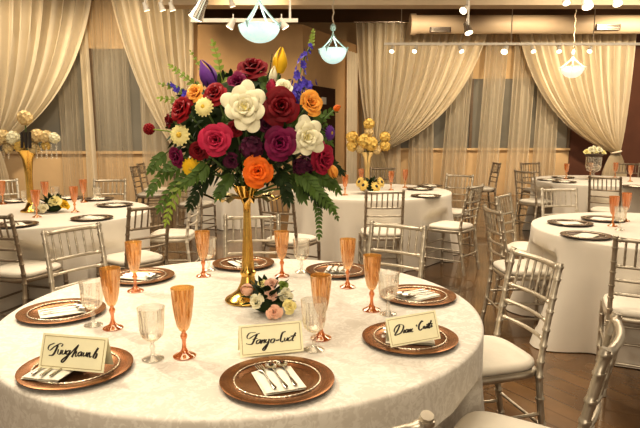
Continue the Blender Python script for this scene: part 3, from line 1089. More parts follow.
def make_chair(m):
    """ballroom chair with bamboo rings: local +y is the way a guest faces, origin on the floor under the seat"""
    r = empty('chiavari_chair')
    S = M[m]
    wB, wF = 0.175, 0.195
    yB, yF = -0.185, 0.185
    zs = 0.435
    for s in (-1, 1):
        pole((s * (wF + 0.005), yF + 0.012, 0), (s * wF, yF, zs), 0.0135, (0.1, 0.32, 0.55, 0.8), r2=0.0165).build('leg', S, r)
        # rear leg and back post in one sweep: splayed foot, upright at the seat, leaning back above
        pts, rad = [], []
        for i in range(29):
            t = i / 28
            z = 0.92 * t
            y = yB - 0.06 * max(0, (zs - z) / zs) ** 1.4 - 0.075 * max(0, (z - zs) / (0.92 - zs)) ** 1.3
            pts.append((s * (wB + 0.005 * (1 - t)), y, z)); rad.append(0.0155 if t < 0.5 else 0.0138)
        P_, R_ = [], []
        rg = [0.08, 0.2, 0.32, 0.42, 0.49, 0.56, 0.63, 0.71, 0.77, 0.85, 0.905]
        for p, q in zip(pts, rad):
            if all(abs(p[2] - z) > 0.012 for z in rg):
                P_.append(p); R_.append(q)
        for z in rg:
            y = yB - 0.06 * max(0, (zs - z) / zs) ** 1.4 - 0.075 * max(0, (z - zs) / (0.92 - zs)) ** 1.3
            for dz, k in ((-0.007, 1), (-0.004, 1.24), (0.004, 1.24), (0.007, 1)):
                P_.append((s * (wB + 0.004 * (1 - z)), y, z + dz)); R_.append((0.0155 if z < 0.46 else 0.0140) * k)
        o = sorted(zip(P_, R_), key=lambda q: q[0][2])
        b = MB(); b.tube([q[0] for q in o], [q[1] for q in o], 12); b.build('back_post', S, r)

    def yb(z):
        return yB - 0.075 * max(0, (z - zs) / (0.92 - zs)) ** 1.3
    bow = lambda a: (lambda t: Vector((0, -a * math.sin(PI * t), 0)))
    pole((-wB, yb(.9), .898), (wB, yb(.9), .898), 0.0128, (0.06, 0.94), curve=bow(0.025)).build('crest_rail', S, r)
    for z, rad in ((0.745, 0.0098), (0.665, 0.0088), (0.585, 0.0088)):
        pole((-wB, yb(z), z), (wB, yb(z), z), rad, (0.08, 0.92), curve=bow(0.022)).build('back_rail', S, r)
    for k in range(6):
        t = (k + 1) / 7
        x = -wB + 2 * wB * t
        a = 0.024 * math.sin(PI * t)
        pole((x, yb(.745) - a, .75), (x, yb(.9) - a, .893), 0.0062, (0.35, 0.65), 8, 1.15).build('spindle', S, r)
    # seat
    b = MB()
    rows = []
    for z, g in ((0.425, -0.004), (0.422, 0.008), (0.430, 0.014), (0.448, 0.014), (0.455, 0.006)):
        row = []
        for j in range(40):
            a = 2 * PI * j / 40
            c_, s_ = math.cos(a), math.sin(a)
            k = (abs(c_) ** 5 + abs(s_) ** 5) ** (-1 / 5)
            y = (yF + 0.005 + g) * k * s_
            wx = wB + (wF - wB) * (y - yB) / (yF - yB) + 0.004 + g
            row.append((wx * k * c_, y, z))
        rows.append(row)
    b.grid(rows, True, True, True); b.build('seat_frame', S, r)
    b = MB()
    rows = []
    for z, q in ((0.455, 0.99), (0.463, 1.03), (0.475, 1.045), (0.487, 1.02), (0.495, 0.93), (0.5, 0.75), (0.503, 0.45), (0.504, 0.05)):
        row = []
        for j in range(40):
            a = 2 * PI * j / 40
            c_, s_ = math.cos(a), math.sin(a)
            k = (abs(c_) ** 4.5 + abs(s_) ** 4.5) ** (-1 / 4.5)
            y = (yF + 0.006) * q * k * s_
            wx = wB + (wF - wB) * (y - yB) / (yF - yB) + 0.004
            row.append((wx * q * k * c_, y, z))
        rows.append(row)
    b.grid(rows, True, True, True); b.build('seat_cushion', M['cushion'], r)
    # stretchers, two per side
    for z in (0.14, 0.25):
        for s in (-1, 1):
            pole((s * (wB + 0.004), yB - 0.06 * ((zs - z) / zs) ** 1.4, z), (s * (wF + 0.003), yF + 0.008, z), 0.0078, (0.1, 0.9)).build('stretcher', S, r)
        pole((-wF, yF + 0.008, z + 0.03), (wF, yF + 0.008, z + 0.03), 0.0078, (0.08, 0.92)).build('stretcher', S, r)
    zz = 0.19
    pole((-wB, yB - 0.06 * ((zs - zz) / zs) ** 1.4, zz), (wB, yB - 0.06 * ((zs - zz) / zs) ** 1.4, zz), 0.0078, (0.08, 0.92)).build('stretcher', S, r)
    return r


CH = {k: Proto(make_chair, k) for k in ('silver', 'brownsilver', 'paleframe')}


SEATS = []


def chair(x, y, face, label, group, m='silver', tc=None):
    """x, y = where the crest rail stands; face = angle the guest looks, degrees"""
    a = math.radians(face)
    x, y = x + 0.26 * math.cos(a), y + 0.26 * math.sin(a)
    if tc:
        R_ = 0.99 if tc[0] != HX else 0.80
        d = math.hypot(x - tc[0], y - tc[1])
        if d < R_:          # keep the back clear of the table edge
            x, y = tc[0] + (x - tc[0]) * R_ / d, tc[1] + (y - tc[1]) * R_ / d
    SEATS.append((x, y, a))
    CH[m].place((x, y, 0), a - PI / 2, label, 'chair', group)


def chair_px(px, py, toward, label, group, m='silver', turn=0.0, z=0.91):
    g = G(px, py, z)
    f = math.degrees(math.atan2(toward[1] - g.y, toward[0] - g.x)) + turn
    chair(g.x, g.y, f, label, group, m, toward)


Mt, Bt, Ct, Dt, Et, Ht = (MX, MY), (BX, BY), (CX, CY), (DX, DY), (EX, EY), (HX, HY)
gm, gb, gc, gd, ge = ['chairs around the %s table' % k for k in ('front', 'left', 'middle', 'right', 'far right')]
chair(0.98, 2.60, 194, 'silver chair at right of front table, its back turned to the aisle', gm, 'silver')
chair(0.832, 1.60, 149.3, 'chair seen edge on at lower right, only post and ivory seat corner showing', gm, 'silver')
chair(0.045, 1.045, 106, 'chair at the bottom edge, only one post tip showing', gm, 'silver')
chair_px(72, 228, Mt, 'silver chair behind the left rim of the front table', gm, 'silver', 8)
chair_px(252, 216, Mt, 'silver chair straight behind the gold vase', gm, 'silver')
chair_px(398, 225, Mt, 'silver chair at back right of the front table', gm, 'silver')

chair_px(150, 206, Bt, 'brown-silver chair between the front and left tables', gb, 'brownsilver', -8)
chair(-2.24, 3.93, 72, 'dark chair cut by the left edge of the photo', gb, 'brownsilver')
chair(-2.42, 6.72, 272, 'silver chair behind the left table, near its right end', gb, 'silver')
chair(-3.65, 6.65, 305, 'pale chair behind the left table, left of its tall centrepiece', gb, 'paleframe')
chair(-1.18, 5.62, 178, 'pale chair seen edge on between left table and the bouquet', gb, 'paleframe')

chair_px(385, 191, Ct, 'silver chair in front of middle table, back to the camera', gc, 'silver')
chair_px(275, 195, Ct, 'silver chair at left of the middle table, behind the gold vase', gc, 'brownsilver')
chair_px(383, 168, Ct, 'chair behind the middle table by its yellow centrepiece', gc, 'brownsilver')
chair_px(460, 175, Ct, 'silver chair at back right of the middle table', gc, 'silver', 30)
chair_px(476, 186, Ct, 'silver chair seen from its side at right of the middle table', gc, 'silver', 6)

chair_px(498, 209, Dt, 'silver chair at left of the right table, nearest the aisle', gd, 'silver', 2)
chair_px(507, 196, Dt, 'silver chair just behind the aisle-side chair of the right table', gd, 'silver', 8)
chair_px(559, 189, Dt, 'pale chair behind the left end of the right table', gd, 'paleframe')
chair(1.75, 3.02, 66, 'chair at the right edge of the photo, before the right table', gd, 'silver')
chair_px(605, 177, Et, 'dark topped chair before the far right table', ge, 'brownsilver', -15)
chair_px(529, 171, Et, 'silver chair at left end of the far right table', ge, 'silver', 14)
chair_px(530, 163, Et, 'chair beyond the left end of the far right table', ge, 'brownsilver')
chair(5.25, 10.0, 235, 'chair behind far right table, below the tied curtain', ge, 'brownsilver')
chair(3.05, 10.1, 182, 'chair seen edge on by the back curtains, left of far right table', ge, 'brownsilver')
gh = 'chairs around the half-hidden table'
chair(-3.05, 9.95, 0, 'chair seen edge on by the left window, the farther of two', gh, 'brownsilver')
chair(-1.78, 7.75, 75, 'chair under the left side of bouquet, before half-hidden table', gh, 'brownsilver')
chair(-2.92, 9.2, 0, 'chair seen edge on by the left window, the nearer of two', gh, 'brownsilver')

table(MX, MY, MR, 'damask', 'cream damask cloth of the large front table with name cards', 3, 0.085)
table(BX, BY, 0.97, 'cloth', 'pale cream cloth of the table at left', 5, 0.10)
table(CX, CY, 0.95, 'cloth', 'pale cream cloth of the middle table right of bouquet', 8, 0.11)
table(DX, DY, 0.90, 'cloth', 'pale cream cloth of the nearer table at right edge', 11, 0.19, 9)
table(EX, EY, 0.95, 'cloth', 'pale cream cloth of the far table at right', 14, 0.1)
table(HX, HY, 0.62, 'cloth', 'pale cream cloth of half-hidden table behind the bouquet', 17, 0.08)

# ------------------------------------------------------------------ settings of the other tables
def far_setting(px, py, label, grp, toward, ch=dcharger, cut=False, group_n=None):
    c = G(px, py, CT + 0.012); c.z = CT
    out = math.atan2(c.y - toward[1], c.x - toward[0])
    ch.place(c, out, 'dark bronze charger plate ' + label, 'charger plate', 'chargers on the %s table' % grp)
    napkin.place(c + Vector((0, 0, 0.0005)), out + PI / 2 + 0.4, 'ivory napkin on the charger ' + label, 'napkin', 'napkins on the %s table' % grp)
    if cut:
        Rm = Matrix.Rotation(out + PI / 2 + 0.4, 3, 'Z')
        fork.place(c + Rm @ Vector((-0.03, 0.012, 0)) + Vector((0, 0, 0.0175)), out + PI / 2 + 0.43, 'fork on napkin, charger ' + label, 'fork', 'forks on the %s table' % grp)
        spoon.place(c + Rm @ Vector((0.012, 0.01, 0)) + Vector((0, 0, 0.0175)), out + PI / 2 + 0.4, 'spoon on napkin, charger ' + label, 'spoon', 'spoons on the %s table' % grp)


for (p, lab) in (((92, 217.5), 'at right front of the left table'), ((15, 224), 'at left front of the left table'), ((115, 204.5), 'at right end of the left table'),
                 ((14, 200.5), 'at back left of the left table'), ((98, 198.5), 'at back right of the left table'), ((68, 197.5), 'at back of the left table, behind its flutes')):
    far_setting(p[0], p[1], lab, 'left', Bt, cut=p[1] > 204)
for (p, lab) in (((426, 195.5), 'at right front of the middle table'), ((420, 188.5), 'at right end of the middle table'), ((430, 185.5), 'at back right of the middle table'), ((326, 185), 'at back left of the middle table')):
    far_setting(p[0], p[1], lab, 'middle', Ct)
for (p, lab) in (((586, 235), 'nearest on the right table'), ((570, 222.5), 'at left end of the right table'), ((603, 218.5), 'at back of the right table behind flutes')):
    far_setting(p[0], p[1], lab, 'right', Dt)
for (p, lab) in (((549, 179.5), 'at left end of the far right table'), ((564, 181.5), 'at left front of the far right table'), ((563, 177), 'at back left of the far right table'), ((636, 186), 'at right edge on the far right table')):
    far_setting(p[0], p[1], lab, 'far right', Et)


def far_glass(proto, px, py_base, label, grp):
    g = G(px, py_base, CT); g.z = CT
    proto.place(g, 0, label, 'glass', grp)


for (px, py, lab) in ((37, 217, 'coral flute nearest the camera on the left table'), (46, 205, 'coral flute on left table, just behind its nearest flute'), (75, 212, 'coral flute by the right front charger of the left table'),
                      (84, 202, 'coral flute at back right of the left table'), (3, 204, 'coral flute at left edge on the left table')):
    far_glass(cflute, px, py, lab, 'coral flutes on the left table')
for (px, py, lab) in ((56, 204, 'clear goblet at back of the left table'), (98, 205, 'clear goblet at right of the left table'), (27, 209, 'clear goblet under the left centrepiece')):
    far_glass(goblet, px, py, lab, 'clear goblets on the left table')
for (px, py, lab) in ((345, 195, 'coral flute at front left of the middle table'), (361, 186.5, 'coral flute behind the yellow posy, middle table'), (391, 190, 'coral flute right of the yellow posy, middle table'), (405, 187.5, 'coral flute farthest right on the middle table')):
    far_glass(cflute, px, py, lab, 'coral flutes on the middle table')
for (px, py, lab) in ((612.5, 226, 'coral flute on the right table, the left one of two'), (625, 221, 'coral flute on the right table, the right one of two')):
    far_glass(cflute, px, py, lab, 'coral flutes on the right table')
for (px, py, lab) in ((619.5, 230, 'clear goblet between two coral flutes on the right table'),):
    far_glass(goblet, px, py, lab, 'clear goblets on the right table')
for (px, py, lab) in ((566, 179, 'coral flute at left of the far right table'), (590, 177.5, 'coral flute below the low cream flower bowl'), (615, 177.5, 'coral flute below the tied curtain'), (630, 181.5, 'coral flute at right edge on the far right table')):
    far_glass(cflute, px, py, lab, 'coral flutes on the far right table')

# ------------------------------------------------------------------ flowers
def petal(mb, base, axis_a, r0, r1, z0, z1, halfw, curl=0.0, tip=0.0, cup=0.15, nu=5, nv=5, ruffle=0.0):
    """one petal rising from (r0,z0) to (r1,z1) around local z, spanning +-halfw radians at its widest"""
    rows = []
    for i in range(nv + 1):
        v = i / nv
        wv = halfw * (0.35 + 0.65 * math.sin(PI * min(1, 0.12 + v * 0.62))) * (1 - tip * v ** 4)
        row = []
        for j in range(nu + 1):
            u = -1 + 2 * j / nu
            top = 1 - 0.22 * u * u * v
            r_ = r0 + (r1 - r0) * (v ** 1.25) + curl * v ** 5
            z = z0 + (z1 - z0) * (math.sin(v * PI / 2) ** 0.9) * top - abs(curl) * 0.8 * v ** 6
            a = axis_a + u * wv
            rr = r_ * (1 + cup * (u * u - 0.4) * -0.35) + ruffle * math.sin(5 * u + 3 * axis_a) * v
            row.append((rr * math.cos(a), rr * math.sin(a), z))
        rows.append(row)
    mb.grid(rows)


def rose_mb(R, openness=1.0, n=20, seed=0, depth=0.75):
    rng = random.Random(seed)
    b = MB()
    # bud cone in the middle
    for k in range(n):
        t = k / (n - 1)
        a = k * 2.39996 + rng.uniform(-0.15, 0.15)
        r1 = R * (0.10 + 0.80 * t ** 0.9)
        z1 = R * (0.72 - 0.42 * t ** 1.6 * openness) * depth / 0.75
        r0 = R * (0.04 + 0.32 * t)
        z0 = -R * 0.35 + 0.0 * t
        hw = 1.25 - 0.45 * t
        petal(b, None, a, r0, r1, z0, z1, hw, curl=R * (0.03 + 0.17 * t * t) * openness, cup=0.2, ruffle=R * 0.015)
    return b


def open_rose_mb(R, n=22, seed=0):
    """big loose white bloom with pointed outer petals"""
    rng = random.Random(seed)
    b = MB()
    for k in range(n):
        t = k / (n - 1)
        a = k * 2.39996 + rng.uniform(-0.2, 0.2)
        r1 = R * (0.12 + 0.85 * t)
        z1 = R * (0.62 - 0.42 * t ** 1.5)
        petal(b, None, a, R * (0.03 + 0.22 * t), r1 * 1.04, -R * 0.25, z1, 1.15 - 0.55 * t, curl=R * 0.10 * t, tip=0.5 * t, cup=0.3, nu=6, nv=7)
    return b


def daisy_mb(R, n=16, seed=0, lay=2):
    b = MB()
    for l in range(lay):
        for k in range(n):
            a = 2 * PI * (k + 0.5 * l) / n
            rows = []
            for i in range(5):
                v = i / 4
                w = R * 0.17 * math.sin(PI * (0.15 + 0.75 * v)) ** 0.8
                r_ = R * (0.15 + 0.85 * v * (1 - 0.14 * l))
                z = R * (0.10 + 0.12 * l + 0.12 * v - 0.22 * v * v)
                rows.append([(r_ * math.cos(a) - s * w * math.sin(a), r_ * math.sin(a) + s * w * math.cos(a), z - 0.04 * R * abs(s)) for s in (-1, 0, 1)])
            b.grid(rows)
    return b


def tulip_mb(R, H, n=6, close=0.45):
    b = MB()
    for k in range(n):
        a = 2 * PI * k / n + (0.5 if k % 2 else 0)
        rows = []
        for i in range(8):
            v = i / 7
            prof = math.sin(PI * (0.12 + 0.76 * v)) ** 0.7
            r_ = R * prof * (1.0 if k % 2 else 0.93) * (1 - (1 - close) * v ** 3)
            w = 0.72 * (1 - v ** 3 * 0.85)
            rows.append([(r_ * math.cos(a + u * w), r_ * math.sin(a + u * w), H * v * (1 - 0.04 * u * u)) for u in (-1, -0.5, 0, 0.5, 1)])
        b.grid(rows)
    return b


def leaf_rows(mb, p, d, up, L_, W_, droop=0.2, n=6):
    p, d, up = Vector(p), Vector(d).normalized(), Vector(up)
    s = d.cross(up)
    s = s.normalized() if s.length > 1e-5 else d.orthogonal().normalized()
    nrm = s.cross(d).normalized()
    rows = []
    for i in range(n + 1):
        v = i / n
        w = W_ * math.sin(PI * (0.04 + 0.94 * v) ** 0.8)
        c = p + d * (L_ * v) - Vector((0, 0, 1)) * droop * L_ * v * v
        rows.append([c - s * w + nrm * w * 0.25, c, c + s * w + nrm * w * 0.25])
    mb.grid(rows)


def floret(mb, c, n, R, k=5):
    mt = frame(c, n, random.uniform(0, 6))
    b = MB()
    for i in range(k):
        a = 2 * PI * i / k
        rows = []
        for j in range(4):
            v = j / 3
            w = R * 0.42 * math.sin(PI * (0.18 + 0.7 * v))
            r_ = R * (0.08 + 0.9 * v)
            z = R * (0.5 * v - 0.25 * v * v)
            rows.append([(r_ * math.cos(a) - s * w * math.sin(a), r_ * math.sin(a) + s * w * math.cos(a), z) for s in (-1, 0, 1)])
        b.grid(rows)
    b.xf(mt)
    mb.merge(b)


def cluster_mb(c, R, n, fr, squash=(1, 1, 1), seed=0):
    rng = random.Random(seed)
    b = MB()
    for i in range(n):
        z = 1 - 2 * (i + 0.5) / n
        a = i * 2.39996
        q = math.sqrt(max(0, 1 - z * z))
        d = Vector((q * math.cos(a), q * math.sin(a), z))
        p = Vector((d.x * squash[0], d.y * squash[1], d.z * squash[2])) * R * rng.uniform(0.85, 1.05)
        floret(b, Vector(c) + p, d, fr)
    b.ball(c, R * 0.85, 10, 6, squash)
    return b


# ---- gold trumpet vase of the front table
VX, VY = P(248.5, 300, 0.0001 + 2.42).x, 2.42
r = empty('trumpet_vase', (VX, VY, CT)); tag(r, 'tall polished gold trumpet vase at the centre of the front table', 'vase')
vz = P(250, 192, VY).z - CT
b = MB()
b.lathe([(0.098, 0.0), (0.100, 0.006), (0.094, 0.014), (0.072, 0.026), (0.048, 0.045), (0.034, 0.075), (0.027, 0.11)], 48, cap0=True); b.build('foot', M['gold'], r)
b = MB()
b.lathe([(0.027, 0.105), (0.0335, 0.118), (0.0335, 0.126), (0.026, 0.132), (0.0245, 0.16), (0.0195, 0.26), (0.0142, vz - 0.09), (0.0155, vz - 0.05), (0.03, vz - 0.02), (0.045, vz), (0.06, vz + 0.03), (0.055, vz + 0.028), (0.035, vz - 0.005)], 40, flute=8, amp=0.05, frange=(0.13, vz - 0.04)); b.build('stem', M['gold'], r)
for k in range(8):
    a = 2 * PI * k / 8 + 0.2
    rows = []
    for i in range(13):
        t = i / 12
        rr = 0.03 + 0.15 * t + 0.015 * math.sin(t * 6)
        z = vz - 0.03 + 0.07 * t - 0.10 * t * t + (0.05 * (t - 0.75) * 4 if t > 0.75 else 0)
        w = 0.021 * math.sin(PI * (0.1 + 0.85 * t)) + 0.003
        rows.append([(rr * math.cos(a) - s * w * math.sin(a), rr * math.sin(a) + s * w * math.cos(a), z + 0.008 * (1 - s * s)) for s in (-1, -0.5, 0, 0.5, 1)])
    q = MB(); q.grid(rows); q.build('gold_leaf', M['palegold'] if k % 2 else M['gold'], r)

# ---- the bouquet
BC = P(246, 124, VY)
root_loc = Vector((VX, VY, CT + vz))
r = empty('flower_arrangement', root_loc)
tag(r, 'large mixed bouquet of roses, tulip, iris and foliage on the gold vase', 'flower arrangement')


def bpos(px, py, push=0.0, R=0.40):
    """place on the bouquet's dome, at the given depth in front of its middle"""
    q = P(px, py, VY)
    dx, dz = q.x - BC.x, q.z - BC.z
    k = 1 - (dx / R) ** 2 - (dz / 0.33) ** 2
    dep = -0.27 * math.sqrt(max(0.02, k)) - push
    q = P(px, py, VY + dep)
    n = Vector((dx * 1.1, dep * 1.5 - 0.05, dz * 1.2 + 0.03)).normalized()
    return q, n


def flower(kind, px, py, rpx, m, name, push=0.0, face=None, seed=0, label=None, **kw):
    q, n = bpos(px, py, push)
    if face is not None:
        n = Vector(face).normalized()
    R = rpx * q.y / F
    if kind == 'rose':
        b = rose_mb(R, seed=seed, **kw)
    elif kind == 'open':
        b = open_rose_mb(R, seed=seed)
    elif kind == 'daisy':
        b = daisy_mb(R, seed=seed, **kw)
    elif kind == 'tulip':
        b = tulip_mb(R, **kw)
    elif kind == 'cluster':
        b = cluster_mb((0, 0, 0), R * 0.8, kw.get('n', 40), R * 0.3, seed=seed)
    b.xf(frame(q - root_loc, n, seed * 1.3))
    o = b.build(name, M[m], r)
    if label:
        o['label'] = label
    if kind in ('daisy',):
        h = MB(); h.ball((0, 0, R * 0.24), R * 0.27, 12, 6, (1, 1, 0.6)); h.xf(frame(q - root_loc, n)); h.build('flower_heart', M['heart'], o)
    if kind == 'open':
        h = cluster_mb((0, 0, R * 0.22), R * 0.26, 20, R * 0.12, (1, 1, .6), seed); h.xf(frame(q - root_loc, n)); h.build('flower_heart', M['paleyellow'], o)
    # stem running down into the vase
    s_ = MB()
    tgt = Vector((0, 0, -0.02))
    p0 = q - root_loc - n * R * 0.3
    mid = p0.lerp(tgt, 0.5) + Vector((0, 0.02, 0.02))
    s_.tube([p0, mid, tgt], 0.004, 6); s_.build('flower_stem', M['stem'], o)
    return o


flower('open', 245, 108, 24, 'ivory', 'white_rose', 0.06, (0.02, -1, 0.12), 1, 'large open ivory rose')
flower('rose', 281, 107, 19, 'crimson', 'rose', 0.04, (0.1, -1, 0.15), 2, 'dark red rose')
flower('open', 306, 137, 20, 'ivory', 'white_rose', 0.06, (0.28, -1, 0.0), 3, 'ivory rose at right')
flower('rose', 280, 143, 17.5, 'magenta', 'rose', 0.05, (0.05, -1, 0.0), 4, 'plum magenta rose')
flower('rose', 320, 159, 17, 'hotpink', 'rose', 0.0, (0.75, -0.7, -0.1), 5, 'crimson pink rose turned right')
flower('rose', 217, 140, 17, 'hotpink', 'rose', 0.06, (-0.05, -1, 0.08), 6, 'bright pink red rose')
flower('rose', 258, 171, 16, 'orange', 'rose', 0.06, (0.02, -1, 0.02), 7, 'orange rose')
flower('daisy', 192, 168, 11, 'yellow', 'chrysanthemum', 0.02, (-0.2, -0.9, -0.3), 8, 'golden chrysanthemum', lay=3)
flower('daisy', 180, 135, 11, 'paleyellow', 'daisy', 0.02, (-0.25, -1, 0.1), 9, 'pale yellow daisy', n=13)
flower('rose', 178, 156, 11, 'magenta', 'peony', 0.0, (-0.6, -0.8, -0.1), 10, 'magenta peony', n=16)
flower('rose', 184, 110, 15, 'red', 'rose', 0.0, (-0.6, -0.75, 0.3), 11, 'red rose at left')
flower('rose', 216, 95, 13, 'red', 'rose', 0.02, (-0.25, -0.8, 0.5), 12, 'red rose left of the ivory one')
flower('rose', 200, 150, 11, 'crimson', 'rose', 0.0, (-0.3, -0.9, 0), 13)
flower('rose', 196, 93, 10, 'apricot', 'rose', 0.02, (-0.4, -0.8, 0.4), 14, 'apricot rose', n=14)
flower('daisy', 204, 107, 10, 'paleyellow', 'chrysanthemum', 0.05, (-0.2, -1, 0.2), 15, 'pale yellow chrysanthemum', lay=3)
flower('rose', 253, 73, 17, 'crimson', 'rose', 0.0, (0.0, -0.62, 0.8), 16, 'dark red rose at the top', depth=0.9)
flower('rose', 239, 86, 11.5, 'magenta', 'peony', 0.04, (-0.1, -0.8, 0.6), 17, 'magenta peony bud', n=16, openness=0.3, depth=1.0)
flower('rose', 284, 88, 9.5, 'ivory', 'rose', 0.03, (0.1, -0.85, 0.5), 18, 'small ivory rose', n=14)
flower('rose', 309, 105, 14, 'apricot', 'rose', 0.02, (0.5, -0.8, 0.3), 19, 'orange apricot rose', openness=0.6)
flower('cluster', 252, 148, 14, 'plum', 'plum_flower_cluster', 0.0, None, 20)
flower('cluster', 303, 167, 12, 'plum', 'plum_flower_cluster', 0.0, None, 21)
flower('cluster', 293, 98, 9, 'blue', 'blue_flower_cluster', 0.02, None, 22, n=26)
flower('daisy', 330, 133, 8, 'purple', 'violet_flower', 0.0, (0.8, -0.6, 0), 23, lay=3)
flower('rose', 236, 128, 9, 'crimson', 'rose', 0.0, None, 24, n=12)
flower('rose', 266, 125, 9, 'plum', 'rose', 0.0, None, 25, n=12)
flower('rose', 232, 160, 9, 'plum', 'rose', 0.0, None, 26, n=12)
flower('rose', 170, 120, 8, 'crimson', 'rose', -0.02, (-0.9, -0.4, 0.1), 27, n=12)
# tall ones
def upright(name, m, px, py, rpx, hpx, tilt, label=None, close=0.35, n=6, dep=-0.05):
    q = P(px, py, VY + dep)
    R, H = rpx * q.y / F, hpx * q.y / F
    b = tulip_mb(R, H, n, close); b.xf(frame(q - root_loc, tilt)); o = b.build(name, M[m], r)
    if label:
        o['label'] = label
    s_ = MB(); s_.tube([q - root_loc, (q - root_loc).lerp(Vector((0, 0, 0)), 0.5), Vector((0, 0, -0.02))], 0.0045, 6); s_.build('flower_stem', M['stem'], o)
    return o


upright('tulip', 'yellow', 279, 73, 8, 25, (0.12, 0, 1), 'yellow tulip')
upright('iris_bud', 'purple', 214, 88, 9.5, 30, (-0.45, 0, 1), 'purple iris bud', 0.2)
upright('rosebud', 'hotpink', 271, 92, 6, 13, (0.1, -0.1, 1), 'pink rosebud', 0.4, dep=-0.2)
upright('rosebud', 'orange', 334, 110, 3.6, 8, (0.8, -0.1, 0.5), 'small orange bud at right', 0.3, dep=-0.02)
upright('rosebud', 'ivory', 272, 84, 4.5, 18, (0.15, 0, 1), 'slim ivory bud', 0.2, dep=-0.1)
# hanging orange lilies under the dome at right
for (px, py, tl) in ((331, 166, (0.35, -0.2, -1)), (300, 187, (0.1, -0.2, -1))):
    upright('alstroemeria', 'apricot', px, py, 5.5, 13, tl, 'orange hanging bloom', 0.8, 6, -0.12)
# red ball at far left
q = P(149, 129, VY - 0.05) - root_loc
b = MB()
for k in range(60):
    z = 1 - 2 * (k + .5) / 60; a = k * 2.4; s_ = math.sqrt(1 - z * z)
    b.ball(q + Vector((s_ * math.cos(a), s_ * math.sin(a), z)) * 0.019, 0.0055, 6, 4)
b.ball(q, 0.018, 10, 6)
o = b.build('craspedia_ball', M['red'], r); o['label'] = 'small red ball bloom on a thin stalk'
b = MB(); b.tube([q, P(168, 131, VY - 0.08) - root_loc, P(190, 140, VY - 0.05) - root_loc], 0.003, 6); b.build('flower_stem', M['lime'], o)


def spike(name, m, pts, n, fr, tipm=None, taper=True, label=None):
    """blossoms set along a stalk; pts are view points at the vase's depth"""
    W = [P(x, y, VY + d) - root_loc for x, y, d in pts]
    def at(t):
        k = min(int(t * (len(W) - 1)), len(W) - 2); f_ = t * (len(W) - 1) - k
        return W[k].lerp(W[k + 1], f_)
    b = MB()
    for i in range(n):
        t = (i + 0.5) / n
        a = i * 2.4
        d = Vector((math.cos(a), -abs(math.sin(a)) * 0.8, 0.25))
        s = fr * (1 - 0.55 * t if taper else 1)
        floret(b, at(t) + d * s * 1.1, d, s)
    o = b.build(name, M[m], r)
    if label:
        o['label'] = label
    s_ = MB(); s_.tube([at(k / 8) for k in range(9)], 0.0035, 6); s_.build('flower_stem', M['stem'], o)
    return o


spike('delphinium', 'blue', [(296, 96, -0.08), (299, 78, -0.05), (303, 60, 0), (311, 45, 0)], 20, 0.021, label='violet blue delphinium spike')
spike('delphinium', 'blue', [(311, 84, -0.1), (300, 90, -0.1), (290, 96, -0.1)], 14, 0.019, label='violet blue delphinium side shoot', taper=False)
spike('delphinium', 'blue', [(190, 98, -0.05), (178, 91, -0.02), (168, 83, 0)], 14, 0.016, label='blue delphinium tip at left')


def sprig(pts, n, Ll, Wl, m, label=None, name='foliage_sprig', ang=0.75, droop=0.15):
    W = [P(x, y, VY + d) - root_loc for x, y, d in pts]
    def at(t):
        k = min(int(t * (len(W) - 1)), len(W) - 2); f_ = t * (len(W) - 1) - k
        return W[k].lerp(W[k + 1], f_)
    b = MB()
    b.tube([at(k / 10) for k in range(11)], [0.0032 * (1 - 0.06 * k) for k in range(11)], 6)
    for i in range(n):
        t = 0.12 + 0.88 * (i + 0.5) / n
        d = (at(min(1, t + 0.05)) - at(max(0, t - 0.05))).normalized()
        side = d.cross(Vector((0, -1, 0))).normalized()
        for s in (-1, 1):
            dd = d * math.cos(ang) + side * s * math.sin(ang) + Vector((0, random.uniform(-0.35, 0.2), 0))
            leaf_rows(b, at(t), dd, Vector((0, -1, 0.3)), Ll * (1.05 - 0.5 * t) * random.uniform(0.85, 1.15), Wl * (1.05 - 0.45 * t), droop)
    leaf_rows(b, at(1), (at(1) - at(0.9)), Vector((0, -1, 0.2)), Ll * 0.6, Wl * 0.6, droop)
    o = b.build(name, M[m], r)
    if label:
        o['label'] = label
    return o


sprig([(222, 92, 0), (221, 75, 0), (218, 58, 0), (213, 43, 0)], 7, 0.036, 0.010, 'lime', 'light green upright shoot')
sprig([(206, 92, 0), (192, 82, 0), (180, 73, 0), (171, 66, 0)], 7, 0.030, 0.008, 'lime', 'light green shoot leaning left')
sprig([(205, 75, 0.02), (198, 63, 0.02), (191, 52, 0.02)], 4, 0.02, 0.006, 'lime')
sprig([(192, 103, 0), (176, 100, 0), (160, 98, 0)], 5, 0.028, 0.008, 'lime')
sprig([(190, 95, 0), (176, 88, 0), (161, 84, 0)], 4, 0.024, 0.009, 'lime')
sprig([(311, 50, 0), (312, 40, 0), (313, 31, 0)], 5, 0.022, 0.007, 'lime', 'green tip of the delphinium')
sprig([(265, 85, 0), (270, 70, 0), (272, 55, 0)], 2, 0.01, 0.003, 'darkleaf')
sprig([(312, 122, 0), (325, 115, 0), (336, 109, 0)], 4, 0.04, 0.010, 'leaf')
sprig([(310, 112, -0.1), (320, 117, -0.1), (326, 126, -0.05)], 4, 0.03, 0.010, 'leaf')
